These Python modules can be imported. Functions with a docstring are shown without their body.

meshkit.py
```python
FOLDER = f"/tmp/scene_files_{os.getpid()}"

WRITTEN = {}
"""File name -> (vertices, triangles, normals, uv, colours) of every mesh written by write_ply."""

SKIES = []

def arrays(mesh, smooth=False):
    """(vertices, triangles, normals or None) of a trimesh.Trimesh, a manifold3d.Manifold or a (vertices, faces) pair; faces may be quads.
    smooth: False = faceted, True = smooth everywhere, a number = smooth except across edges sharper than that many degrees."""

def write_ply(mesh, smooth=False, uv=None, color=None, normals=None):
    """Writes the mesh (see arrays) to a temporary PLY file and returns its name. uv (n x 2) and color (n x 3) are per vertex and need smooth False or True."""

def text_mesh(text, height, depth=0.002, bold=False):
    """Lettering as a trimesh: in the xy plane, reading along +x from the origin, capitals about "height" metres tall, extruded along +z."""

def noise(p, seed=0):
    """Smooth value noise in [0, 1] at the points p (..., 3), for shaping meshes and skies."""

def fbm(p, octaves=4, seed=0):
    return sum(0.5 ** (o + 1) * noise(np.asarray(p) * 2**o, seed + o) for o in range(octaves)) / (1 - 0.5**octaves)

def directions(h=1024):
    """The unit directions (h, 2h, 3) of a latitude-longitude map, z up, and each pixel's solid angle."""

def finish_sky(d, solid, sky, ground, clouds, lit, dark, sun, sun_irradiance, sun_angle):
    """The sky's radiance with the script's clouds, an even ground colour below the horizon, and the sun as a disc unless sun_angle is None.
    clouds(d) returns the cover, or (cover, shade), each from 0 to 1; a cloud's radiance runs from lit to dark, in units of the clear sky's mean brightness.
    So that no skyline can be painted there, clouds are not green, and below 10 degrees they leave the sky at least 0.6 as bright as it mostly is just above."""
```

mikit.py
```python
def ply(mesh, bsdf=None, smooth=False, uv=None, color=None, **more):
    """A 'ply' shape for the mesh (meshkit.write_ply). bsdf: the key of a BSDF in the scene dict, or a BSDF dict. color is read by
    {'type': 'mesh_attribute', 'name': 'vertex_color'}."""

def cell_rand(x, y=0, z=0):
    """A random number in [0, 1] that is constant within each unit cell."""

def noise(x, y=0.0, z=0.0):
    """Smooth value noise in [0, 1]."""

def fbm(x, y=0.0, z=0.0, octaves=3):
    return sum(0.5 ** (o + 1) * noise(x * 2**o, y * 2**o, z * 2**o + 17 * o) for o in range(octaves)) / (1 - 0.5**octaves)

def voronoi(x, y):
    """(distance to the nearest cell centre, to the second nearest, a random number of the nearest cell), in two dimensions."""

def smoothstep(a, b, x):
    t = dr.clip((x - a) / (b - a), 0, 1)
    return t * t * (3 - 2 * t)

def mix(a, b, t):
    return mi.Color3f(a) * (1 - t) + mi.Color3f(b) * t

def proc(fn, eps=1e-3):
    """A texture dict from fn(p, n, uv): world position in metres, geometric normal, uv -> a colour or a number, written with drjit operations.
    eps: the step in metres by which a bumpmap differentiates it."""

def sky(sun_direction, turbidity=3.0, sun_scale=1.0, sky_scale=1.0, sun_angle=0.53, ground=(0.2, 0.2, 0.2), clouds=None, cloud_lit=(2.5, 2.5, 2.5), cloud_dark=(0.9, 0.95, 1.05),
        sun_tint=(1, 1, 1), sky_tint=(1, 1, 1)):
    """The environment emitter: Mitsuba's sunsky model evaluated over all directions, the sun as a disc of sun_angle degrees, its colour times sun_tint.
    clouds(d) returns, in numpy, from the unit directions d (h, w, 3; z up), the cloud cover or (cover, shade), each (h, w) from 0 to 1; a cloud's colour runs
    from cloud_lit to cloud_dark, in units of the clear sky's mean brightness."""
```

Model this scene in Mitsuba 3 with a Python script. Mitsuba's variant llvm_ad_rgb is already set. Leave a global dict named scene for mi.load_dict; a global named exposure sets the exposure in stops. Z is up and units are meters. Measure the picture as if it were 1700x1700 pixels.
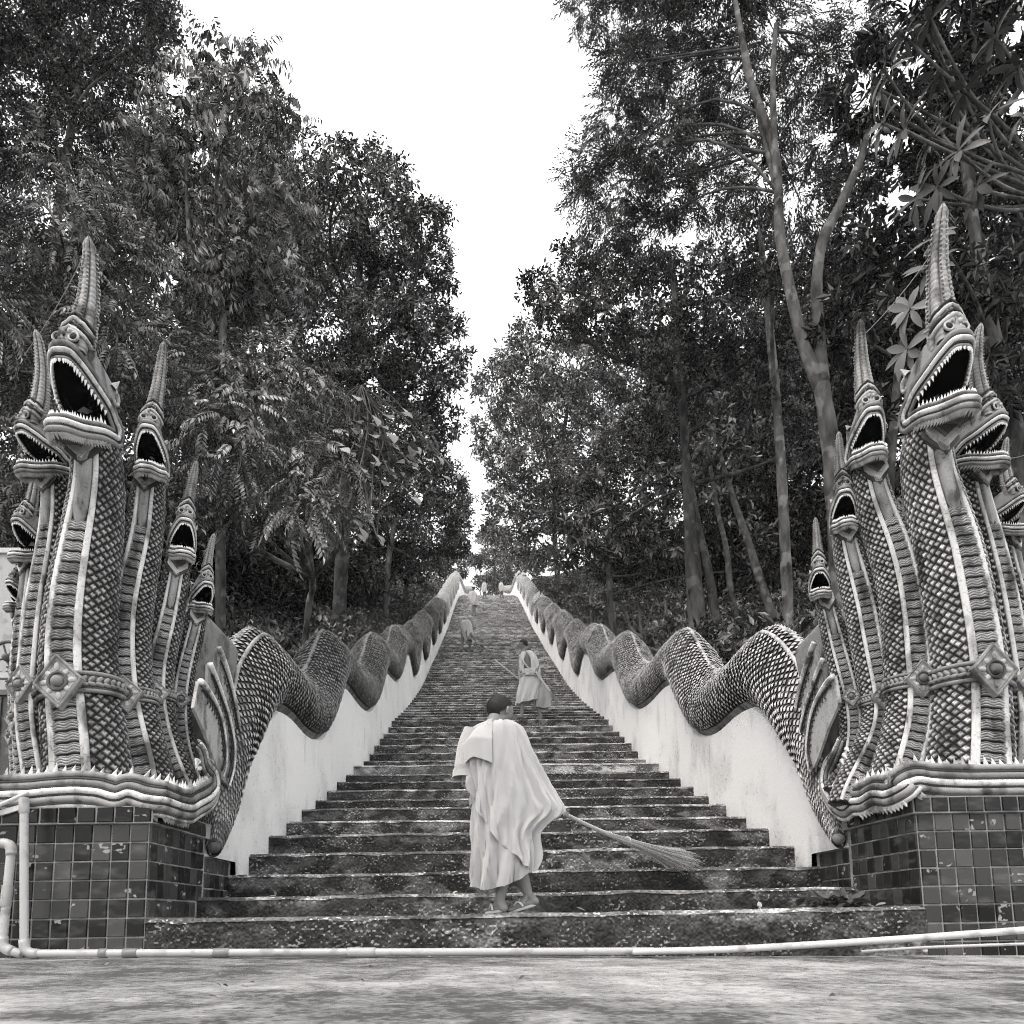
import math, random
import numpy as np
import trimesh, manifold3d
import drjit as dr
import mitsuba as mi
import mikit, meshkit
from mikit import proc, fbm, noise, cell_rand, smoothstep, voronoi
from scipy.interpolate import CubicSpline, PchipInterpolator

# ------------------------------------------------------------------ camera, sky, exposure
T = mi.ScalarTransform4f
F_PX, PPX, PPY, EYE, XC = 1300.0, 850.0, 1350.0, 0.25, 0.3286
YAW, PITCH, ROLL = np.radians([1.858, 7.6, -0.966])
_cy, _sy = math.cos(YAW), math.sin(YAW)
_f = np.array([_sy * math.cos(PITCH), _cy * math.cos(PITCH), math.sin(PITCH)])
_r = np.array([_cy, -_sy, 0.0])
_u = np.cross(_r, _f)
_r2 = math.cos(ROLL) * _r + math.sin(ROLL) * _u
_u2 = -math.sin(ROLL) * _r + math.cos(ROLL) * _u
CAM = np.stack([_r2, -_u2, _f])
EYEP = np.array([0, 0, EYE])
exposure = 2.65
scene, labels = {}, {}
scene['camera'] = {
    'type': 'perspective', 'fov': math.degrees(2 * math.atan(850 / F_PX)), 'fov_axis': 'x',
    'principal_point_offset_x': 0.0, 'principal_point_offset_y': (850 - PPY) / 1700,
    'near_clip': 0.05, 'far_clip': 2000.0,
    'to_world': T().look_at(origin=EYEP.tolist(), target=(EYEP + _f).tolist(), up=_u2.tolist())}
scene['sky'] = mikit.sky([-0.35, -0.45, 0.85], turbidity=4, sun_scale=0.26, sun_angle=32, sun_tint=(0.92, 1.0, 1.15),
                         clouds=lambda d: 1.0, cloud_lit=(2.6, 2.6, 2.6), cloud_dark=(2.0, 2.0, 2.0), ground=(0.2, 0.2, 0.2))


def at(px, py, Y):
    """The point of the place seen at a pixel of the 1700 px photograph, at the depth Y (metres from the camera)."""
    d = np.array([(px - PPX) / F_PX, (py - PPY) / F_PX, 1.0]) @ CAM
    return EYEP + d * (Y / d[1])


def atx(px, py, X):
    d = np.array([(px - PPX) / F_PX, (py - PPY) / F_PX, 1.0]) @ CAM
    return EYEP + d * (X / d[0])


def ppm(Y):
    return F_PX / Y


# ------------------------------------------------------------------ small mesh helpers: a piece is (verts, faces, grey per vertex)
def nrm(v):
    v = np.asarray(v, float)
    return v / np.maximum(np.linalg.norm(v, axis=-1, keepdims=True), 1e-12)


def col(V, g):
    g = np.asarray(g, float)
    return np.full(len(V), float(g)) if g.ndim == 0 else g


def cat(parts):
    Vs, Fs, Cs, o = [], [], [], 0
    for V, Fc, C in parts:
        Vs.append(V); Fs.append(np.asarray(Fc) + o); Cs.append(col(V, C)); o += len(V)
    return np.vstack(Vs), np.vstack(Fs), np.concatenate(Cs)


def grid_faces(n, m, wrap_n=False, wrap_m=False):
    i = np.arange(n if wrap_n else n - 1)[:, None]
    j = np.arange(m if wrap_m else m - 1)[None]
    a = i * m + j; b = ((i + 1) % n) * m + j; c = ((i + 1) % n) * m + (j + 1) % m; d = i * m + (j + 1) % m
    q = np.stack([a, b, c, d], -1).reshape(-1, 4)
    return np.vstack([q[:, [0, 1, 2]], q[:, [0, 2, 3]]])


def frames(P, up=(0, 0, 1), closed=False):
    P = np.asarray(P, float)
    t = np.roll(P, -1, 0) - np.roll(P, 1, 0)
    if not closed:
        t[0], t[-1] = P[1] - P[0], P[-1] - P[-2]
    t = nrm(t)
    a = np.cross(t, np.asarray(up, float))
    bad = np.linalg.norm(a, axis=1) < 0.15
    a[bad] = np.cross(t[bad], [0.9, 0.3, 0.1])
    a = nrm(a)
    for k in range(1, len(a)):
        if np.dot(a[k], a[k - 1]) < 0:
            a[k] = -a[k]
    return t, a, np.cross(a, t)


def tube(P, r, n=8, g=0.3, closed=False, flat=1.0, caps=True):
    P = np.asarray(P, float); m = len(P)
    t, a, b = frames(P, closed=closed)
    r = np.broadcast_to(np.asarray(r, float), (m,))
    th = np.arange(n) * 2 * np.pi / n
    V = P[:, None] + r[:, None, None] * (np.cos(th)[None, :, None] * a[:, None] + flat * np.sin(th)[None, :, None] * b[:, None])
    V = V.reshape(-1, 3)
    Fc = grid_faces(m, n, closed, True)
    if caps and not closed:
        V = np.vstack([V, P[:1], P[-1:]])
        j = np.arange(n); k = (j + 1) % n
        Fc = np.vstack([Fc, np.stack([j * 0 + m * n, j, k], 1), np.stack([j * 0 + m * n + 1, (m - 1) * n + k, (m - 1) * n + j], 1)])
    return V, Fc, col(V, g)


def smooth_path(P, n):
    P = np.asarray(P, float)
    s = np.concatenate([[0], np.cumsum(np.linalg.norm(np.diff(P, axis=0), axis=1))])
    return PchipInterpolator(s, P)(np.linspace(0, s[-1], n))


def box(x0, x1, y0, y1, z0, z1, g=0.3):
    V = np.array([[x, y, z] for x in (x0, x1) for y in (y0, y1) for z in (z0, z1)], float)
    Fc = np.array([[0, 1, 3], [0, 3, 2], [4, 6, 7], [4, 7, 5], [0, 4, 5], [0, 5, 1], [2, 3, 7], [2, 7, 6], [0, 2, 6], [0, 6, 4], [1, 5, 7], [1, 7, 3]])
    return V, Fc, col(V, g)


_ico = {k: trimesh.creation.icosphere(subdivisions=k) for k in (1, 2, 3)}


def ball(c, r, g=0.3, k=2, R=None):
    V = np.array(_ico[k].vertices) * np.asarray(r, float)
    if R is not None:
        V = V @ np.asarray(R).T
    return V + np.asarray(c, float), np.array(_ico[k].faces), col(V, g)


def hull(P, g=0.3):
    m = manifold3d.Manifold.hull_points(np.asarray(P, float)).to_mesh()
    V = np.array(m.vert_properties[:, :3], float)
    return V, np.array(m.tri_verts), col(V, g)


def man_smooth(parts, edge=0.02, it=10):
    """One closed skin over several convex lumps."""
    m = manifold3d.Manifold.batch_boolean(parts, manifold3d.OpType.Add).refine_to_length(edge).to_mesh()
    tm = trimesh.Trimesh(np.array(m.vert_properties[:, :3], float), np.array(m.tri_verts), process=True)
    trimesh.smoothing.filter_taubin(tm, iterations=it)
    return np.array(tm.vertices), np.array(tm.faces)


def limb(joints):
    out = []
    for (a, ra), (b, rb) in zip(joints[:-1], joints[1:]):
        s = [manifold3d.Manifold.sphere(float(r), 16).translate([float(x) for x in p]) for p, r in ((a, ra), (b, rb))]
        out.append(manifold3d.Manifold.batch_hull(s))
    return out


def cones(base, tip, r, n=5, g=0.8):
    """Many small teeth: base (k,3), tip (k,3), r (k)."""
    base, tip = np.atleast_2d(base), np.atleast_2d(tip)
    k = len(base); d = nrm(tip - base)
    a = np.cross(d, np.array([0.31, 0.17, 0.93])); bad = np.linalg.norm(a, axis=1) < 0.1
    a[bad] = np.cross(d[bad], [1, 0, 0]); a = nrm(a); b = np.cross(d, a)
    th = np.arange(n) * 2 * np.pi / n
    ring = base[:, None] + np.broadcast_to(r, (k,))[:, None, None] * (np.cos(th)[None, :, None] * a[:, None] + np.sin(th)[None, :, None] * b[:, None])
    V = np.concatenate([ring, tip[:, None]], 1).reshape(-1, 3)
    j = np.arange(n)
    f = np.stack([j, (j + 1) % n, j * 0 + n], 1)
    Fc = (f[None] + (np.arange(k) * (n + 1))[:, None, None]).reshape(-1, 3)
    return V, Fc, col(V, g)


def extrude(poly2, to3, depth_vec, g=0.3):
    """Extrude a 2-D outline (mapped by to3 to the place) along a vector."""
    from shapely.geometry import Polygon
    from shapely.geometry.polygon import orient
    P = orient(Polygon(poly2)); m = np.array(P.exterior.coords)[:-1]
    v2, f2 = trimesh.creation.triangulate_polygon(P, engine='earcut')
    base = np.array([to3(*p) for p in v2]); edge = np.array([to3(*p) for p in m]); d = np.asarray(depth_vec, float)
    n = len(v2); k = len(m); j = np.arange(k)
    V = np.vstack([base, base + d, edge, edge + d])
    o = 2 * n
    Fc = np.vstack([f2, f2[:, ::-1] + n, np.stack([o + j, o + (j + 1) % k, o + k + j], 1), np.stack([o + (j + 1) % k, o + k + (j + 1) % k, o + k + j], 1)])
    return V, Fc, col(V, g)


# ------------------------------------------------------------------ scene entries
_count = {}


def key_for(name):
    n = _count.get(name, 0)
    _count[name] = n + 1
    return name if n == 0 else f'{name}_{n:03d}'


def thing(name, label=None, cat_=None, group=None, kind=None):
    k = key_for(name)
    e = {}
    if label: e['label'] = label
    if cat_: e['category'] = cat_
    if group: e['group'] = group
    if kind: e['kind'] = kind
    labels[k] = e
    return k


def put(key, piece, bsdf, smooth=False, **kw):
    V, Fc, C = piece
    if 'uv' not in kw:
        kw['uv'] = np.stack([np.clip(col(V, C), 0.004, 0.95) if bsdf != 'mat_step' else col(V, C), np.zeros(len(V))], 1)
    scene[key] = mikit.ply((V, Fc), bsdf, smooth=smooth, **kw)
    return key


def part(parent, name, piece, bsdf, smooth=False, label=None, kind=None, **kw):
    k = key_for(f'{parent}__{name}')
    put(k, piece, bsdf, smooth, **kw)
    e = {}
    if label: e['label'] = label
    if kind: e['kind'] = kind
    if e: labels[k] = e
    return k


# ------------------------------------------------------------------ materials (a black and white photograph: greys)


def g3(v):
    return mi.Color3f(v, v, v)


VC = proc(lambda p, n, uv: g3(uv.x))      # every vertex carries its paint's grey as its first texture coordinate


def princ(color, rough=0.6, spec=0.5, **kw):
    return {'type': 'principled', 'base_color': color, 'roughness': rough, 'specular': spec, **kw}


def two(b):
    return {'type': 'twosided', 'b': b}


def rgb(g):
    return {'type': 'rgb', 'value': [g, g, g]}


scene['mat_plain'] = two(princ(VC, 0.65, 0.35))


def _dirt(p, n, uv):
    a = fbm(p.x * 9, p.y * 9, p.z * 5, 4)
    b = noise(p.x * 70, p.y * 70, p.z * 70)
    return dr.clip(smoothstep(0.5, 0.72, a) * 0.55 + smoothstep(0.6, 0.95, b) * 0.30 + smoothstep(0.52, 0.75, fbm(p.x * 13, p.y * 13, p.z * 2.2 + 5, 4)) * 0.55, 0, 0.85)


scene['mat_paint'] = {'type': 'blendbsdf', 'weight': proc(_dirt), 'a': two(princ(VC, 0.5, 0.28)), 'b': two(princ(rgb(0.035), 0.9, 0.05))}
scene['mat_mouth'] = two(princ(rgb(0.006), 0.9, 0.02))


def _wall(p, n, uv):
    a = fbm(p.x * 2.2, p.y * 2.2, p.z * 1.6, 5)
    streak = fbm(p.x * 6, p.y * 8, p.z * 0.9, 4)
    spots = smoothstep(0.66, 0.80, fbm(p.x * 26, p.y * 26, p.z * 26, 3))
    grain = noise(p.x * 90, p.y * 90, p.z * 90)
    foot = smoothstep(0.45, 0.0, uv.y) * smoothstep(0.35, 0.65, fbm(p.x * 5, p.y * 5, p.z * 3 + 9, 4))
    v = 0.84 - 0.14 * smoothstep(0.45, 0.8, a) - 0.14 * smoothstep(0.58, 0.8, streak) - 0.16 * grain - 0.18 * spots * smoothstep(.4, .6, a) - 0.30 * foot
    return g3(dr.clip(v, 0.08, 0.9))


def _wallb(p, n, uv):
    return fbm(p.x * 30, p.y * 30, p.z * 30, 3)


scene['mat_wall'] = {'type': 'bumpmap', 'arbitrary': proc(_wallb), 'scale': 0.004, 'bsdf': two(princ(proc(_wall), 0.9, 0.2))}


def _step(p, n, uv):
    big = fbm(p.x * 1.1, p.y * 2.0, p.z * 2.5, 4)
    mid = fbm(p.x * 7, p.y * 7, p.z * 9, 4)
    v = 0.036 + 0.085 * smoothstep(0.38, 0.68, mid) * (0.35 + 1.3 * smoothstep(0.35, 0.65, big))
    pale = smoothstep(0.60, 0.75, fbm(p.x * 2.1 + 11, p.y * 2.1, p.z * 4.0, 4))
    v = v + 0.16 * pale * smoothstep(0.4, 0.6, mid)
    lich = smoothstep(0.60, 0.74, fbm(p.x * 60, p.y * 60, p.z * 60, 2)) * smoothstep(0.36, 0.62, fbm(p.x * 4 + 40, p.y * 4, p.z * 7, 3))
    v = v + 0.26 * lich
    v = v * (0.35 + 1.35 * noise(p.x * 75 + 7, p.y * 75, p.z * 75))
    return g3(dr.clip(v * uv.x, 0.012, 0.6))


def _stepb(p, n, uv):
    return fbm(p.x * 45, p.y * 45, p.z * 45, 3)


scene['mat_step'] = {'type': 'bumpmap', 'arbitrary': proc(_stepb), 'scale': 0.012, 'bsdf': two(princ(proc(_step), 0.85, 0.08))}


def _court(p, n, uv):
    a = fbm(p.x * 1.4 + 4, p.y * 1.4, 0.0, 5)
    b = fbm(p.x * 5.5, p.y * 5.5, 2.0, 4)
    c = fbm(p.x * 60, p.y * 60, 0.0, 2)
    d = fbm(p.x * 17 + 3, p.y * 17, 5.0, 3)
    v = 0.165 + 0.12 * (smoothstep(0.36, 0.66, a) - 0.5) + 0.26 * (b - 0.5) + 0.16 * (d - 0.5) + 0.16 * (c - 0.5)
    v = v * (1.0 - 0.45 * smoothstep(0.72, 0.80, fbm(p.x * 38 + 9, p.y * 38, 3.0, 2)))
    return g3(dr.clip(v, 0.05, 0.7))


def _courtb(p, n, uv):
    return fbm(p.x * 12, p.y * 12, p.z * 12, 4)


scene['mat_court'] = {'type': 'bumpmap', 'arbitrary': proc(_courtb), 'scale': 0.02, 'bsdf': two(princ(proc(_court), 0.7, 0.4))}


def _soil(p, n, uv):
    a = fbm(p.x * 2, p.y * 2, p.z * 2, 4)
    b = fbm(p.x * 22, p.y * 22, p.z * 22, 3)
    return g3(0.03 + 0.07 * smoothstep(0.4, 0.7, a) * b + 0.10 * smoothstep(0.62, 0.75, b))


scene['mat_soil'] = two(princ(proc(_soil), 0.95, 0.02))


def _tile_dirt(p, n, uv):
    blot = smoothstep(0.70, 0.74, fbm(p.x * 11 + 3, p.y * 11, p.z * 11 + 7, 2)) * smoothstep(0.55, 0.60, fbm(p.x * 40, p.y * 40, p.z * 40, 2))
    film = smoothstep(0.5, 0.85, fbm(p.x * 6, p.y * 6, p.z * 14, 4)) * 0.20
    return dr.clip(blot * 0.85 + film, 0, 0.9)


scene['mat_tile'] = {'type': 'blendbsdf', 'weight': proc(_tile_dirt), 'a': two(princ(VC, 0.24, 0.25)), 'b': two(princ(rgb(0.34), 0.8, 0.1))}


def _bark(p, n, uv):
    a = fbm(p.x * 14, p.y * 14, p.z * 3.5, 4)
    b = fbm(p.x * 2.2, p.y * 2.2, p.z * 1.2, 3)
    lichen = smoothstep(0.56, 0.66, fbm(p.x * 7 + 5, p.y * 7, p.z * 5, 3))
    return dr.clip(0.45 + 1.2 * (a - 0.5) + 0.9 * (b - 0.5) + 0.5 * lichen, 0.05, 1.6)


scene['mat_bark'] = {'type': 'bumpmap', 'arbitrary': proc(lambda p, n, uv: fbm(p.x * 22, p.y * 22, p.z * 7, 4)), 'scale': 0.03, 'bsdf': {'type': 'blendbsdf', 'weight': proc(lambda p, n, uv: dr.clip(_bark(p, n, uv) * 0.6, 0, 1)),
                     'a': two(princ(rgb(0.02), 0.9, 0.04)), 'b': two(princ(VC, 0.85, 0.12))}}
scene['mat_leaf'] = two(princ(VC, 0.34, 0.25))
scene['mat_pvc'] = {'type': 'blendbsdf', 'weight': proc(lambda p, n, uv: smoothstep(0.55, 0.75, fbm(p.x * 12, p.y * 12, p.z * 12, 4)) * 0.6),
                    'a': two(princ(VC, 0.35, 0.5)), 'b': two(princ(rgb(0.22), 0.7, 0.3))}


def _weave(p, n, uv):
    return dr.sin(p.x * 1500) * 0.25 + noise(p.x * 160, p.y * 160, p.z * 160) + 1.5 * fbm(p.x * 16, p.y * 16, p.z * 9, 3)


scene['mat_robe'] = {'type': 'bumpmap', 'arbitrary': proc(_weave), 'scale': 0.006, 'bsdf': two(princ(VC, 0.9, 0.15, sheen=0.4))}
scene['mat_skin'] = two(princ(VC, 0.5, 0.4))
scene['mat_hair'] = two(princ(rgb(0.012), 0.6, 0.3))
# ------------------------------------------------------------------ the setting: court, hillside, stairs
STEP_Y = [4.93, 5.78, 6.42, 6.86, 7.46, 8.10, 8.76, 9.44, 10.11, 10.77, 11.44, 12.10, 13.08, 13.73, 14.31, 15.01, 15.57, 16.35, 16.90]
STEP_Z = [0.278, 0.435, 0.633, 0.842, 1.065, 1.272, 1.498, 1.70, 1.93, 2.157, 2.385, 2.649, 2.92, 3.19, 3.468, 3.755, 4.0, 4.32, 4.60]
_hi = PchipInterpolator([4.60, 7.438, 8.572, 10.175, 11.709, 14.055, 16.741, 19.59, 23.5, 27.08], [16.90, 24.01, 26.43, 29.66, 32.86, 37.53, 42.89, 48.2, 55.62, 62.66])
_zs = np.linspace(4.60, 27.08, 101)[1:]
STEP_Y = np.array(STEP_Y + [float(_hi(z)) for z in _zs]); STEP_Z = np.array(STEP_Z + list(_zs))
stair_z = lambda Y: np.interp(Y, np.concatenate([[-50, 4.0], STEP_Y, [90, 140]]), np.concatenate([[0, 0.0], STEP_Z, [30.0, 36.0]]))

_gl, _gr = at(100, 1591, 4.8), at(1650, 1588, 4.8)
court_z = lambda x: _gl[2] + (x - _gl[0]) * (_gr[2] - _gl[2]) / (_gr[0] - _gl[0])
_gx, _gy = np.linspace(-14, 14, 113), np.concatenate([np.linspace(-8, 1, 10), np.linspace(1.2, 5.4, 64), [6.0, 6.6]])
X, Y_ = np.meshgrid(_gx, _gy, indexing='ij')
Z = court_z(np.clip(X, -5, 5)) + 0.012 * (meshkit.fbm(np.stack([X * 1.5, Y_ * 1.5, X * 0], -1), 4) - 0.5)
put('ground', (np.stack([X, Y_, Z], -1).reshape(-1, 3), grid_faces(*X.shape)[:, ::-1], 0.4), 'mat_court', True)
labels['ground'] = {'label': 'worn patchy concrete court in front of the stairs', 'kind': 'structure'}


def hill_z(x, y):
    a = np.abs(x - XC)
    s = stair_z(y)
    bank = 1.15 * np.clip((a - 2.95) / 0.5, 0, 1) + 0.30 * np.maximum(a - 3.4, 0) * np.clip((y - 6.5) / 6, 0, 1)
    t = np.clip((y - 6.6) / 2.2, 0, 1)
    out = s + bank * t + 0.35 * (meshkit.fbm(np.stack([x * 0.45, y * 0.45, x * 0], -1), 4) - 0.5) * np.clip(a - 3, 0, 1)
    return np.where(a < 2.9, s - 1.0 + 0 * a, out)


_hx = np.concatenate([np.linspace(-60, -12, 17), np.linspace(-11.5, -4, 31), np.linspace(-3.8, 4.6, 57), np.linspace(4.8, 12, 30), np.linspace(12.5, 60, 17)])
_hy = np.concatenate([[6.4], np.linspace(6.7, 24, 90), np.linspace(24.5, 70, 80), np.linspace(72, 170, 25)])
X, Y_ = np.meshgrid(_hx, _hy, indexing='ij')
put('hillside', (np.stack([X, Y_, hill_z(X, Y_)], -1).reshape(-1, 3), grid_faces(*X.shape)[:, ::-1], 0.05), 'mat_soil', True)
labels['hillside'] = {'label': 'dark leaf covered hillside on both sides of the stairs', 'kind': 'structure'}

labels['stairs'] = {'label': 'long flight of mossy speckled stone steps climbing the hill', 'kind': 'structure'}
_rg = np.random.default_rng(5)


def step_mesh(k):
    y, z = STEP_Y[k], STEP_Z[k]
    z0 = STEP_Z[k - 1] - 0.03 if k else -0.35
    y1 = STEP_Y[k + 1] + 0.06 if k + 1 < len(STEP_Y) else y + 1.2
    n = 44 if k < 30 else (14 if k < 60 else 2)
    x = np.linspace(XC - 2.425, XC + 2.425, n)
    if k < 3:
        x = np.linspace(XC - 2.46, XC + 2.46, n)
    j = (_rg.random(n) - 0.5) * (0.010 if k < 60 else 0)
    j2 = np.interp(np.arange(n), np.arange(0, n + 3, 4), (_rg.random(len(np.arange(0, n + 3, 4))) - 0.5) * 0.012)
    c = 0.018 + (np.abs(_rg.normal(0, 0.008, n)) if k < 30 else np.zeros(n))
    chip = np.where(_rg.random(n) < 0.06, 0.02, 0) if k < 20 else np.zeros(n)
    zz = z + j2
    prof = [(y + 0.0 * j + 0.004, 0 * x + z0), (y + j + 0.004, zz - 0.028), (y + j - 0.004 + chip, zz - c - chip), (y + c + chip, zz), (0 * x + y1, zz)]
    V = np.stack([np.stack([x, p[0], p[1]], -1) for p in prof], 1)
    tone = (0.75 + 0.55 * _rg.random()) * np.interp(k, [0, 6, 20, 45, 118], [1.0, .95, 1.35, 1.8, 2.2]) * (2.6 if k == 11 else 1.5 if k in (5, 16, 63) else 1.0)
    C = tone * (0.9 + .2 * _rg.random((n, 1))) * np.array([[0.75, 0.95, 2.3, 2.6, 1.9]])  # step edge paler: worn, with the skylight it catches put into the tone
    return V.reshape(-1, 3), grid_faces(n, 5)[:, ::-1], C.reshape(-1)


N_STEP_PARTS = 78
for k in range(N_STEP_PARTS):
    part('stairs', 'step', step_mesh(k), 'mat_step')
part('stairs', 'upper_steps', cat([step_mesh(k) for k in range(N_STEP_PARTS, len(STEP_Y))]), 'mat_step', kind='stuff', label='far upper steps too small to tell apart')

# ------------------------------------------------------------------ the white balustrade walls and the line the serpent bodies follow
LOW = np.array([(5.90, 0.74), (6.08, 0.87), (6.25, 1.03), (6.5, 1.36), (6.83, 1.66), (7.2, 2.0), (7.48, 2.2), (7.8, 2.35), (8.25, 2.385), (8.81, 2.37), (9.3, 2.41), (9.8, 2.53), (10.2, 2.78),
                (10.55, 3.1), (10.9, 3.45), (11.2, 3.63), (11.6, 3.69), (12.4, 3.73), (13.4, 3.86), (14.25, 4.15), (14.9, 4.62), (15.45, 5.13), (15.9, 5.36), (16.97, 5.57), (18.0, 5.8), (18.65, 6.22), (19.4, 6.86), (20.05, 7.1)])
_ly = np.arange(20.7, 66.0, 0.35)
LOW2 = np.stack([_ly, np.interp(_ly, STEP_Y, STEP_Z) + 0.95 + 0.42 * np.cos(2 * np.pi * (_ly - 20.4) / 4.1)], 1)
LOWALL = np.vstack([LOW, LOW2])
_s = np.concatenate([[0], np.cumsum(np.linalg.norm(np.diff(LOWALL, axis=0), axis=1))])
_low = PchipInterpolator(_s, LOWALL)
SMAX = _s[-1]
low_z = PchipInterpolator(LOWALL[:, 0], LOWALL[:, 1])
bend = lambda Y: 1.15 * np.clip((Y - 60.5) / 4.5, 0, 1) ** 2.2      # the far ends of the walls curl in towards the stairs
RB = 0.37


def wall_mesh(side):
    Y = np.concatenate([np.arange(5.9, 24, 0.1), np.arange(24, 65, 0.35)])
    top = low_z(Y) + 0.12
    bot = np.where(Y < 6.52, 0.74, stair_z(Y) - 0.6)
    xi = XC + side * (2.4 - bend(Y)); xo = xi + side * 0.72
    c = 0.0
    V = np.stack([np.stack([xi, Y, bot], -1), np.stack([xi, Y, low_z(Y) + 0.0], -1), np.stack([xi + side * 0.3, Y, top], -1), np.stack([xo, Y, top], -1), np.stack([xo, Y, bot], -1)], 1)
    Fc = grid_faces(len(Y), 5)
    n = 5 * (len(Y) - 1)
    caps = np.array([[0, 1, 2], [0, 2, 3], [0, 3, 4], [n, n + 2, n + 1], [n, n + 3, n + 2], [n, n + 4, n + 3]])
    Fc = np.vstack([Fc, caps])
    return V.reshape(-1, 3), Fc if side > 0 else Fc[:, ::-1], 0.8


for side, nm in ((-1, 'left'), (1, 'right')):
    k = thing('balustrade_wall', f'white plastered stepped side wall under the scaled serpent body, {nm} of the stairs', 'wall')
    Wm = wall_mesh(side)
    hgt_ = np.clip(Wm[0][:, 2] - stair_z(Wm[0][:, 1]), 0, 3)
    put(k, Wm, 'mat_wall', uv=np.stack([0 * hgt_, hgt_], 1))

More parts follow.
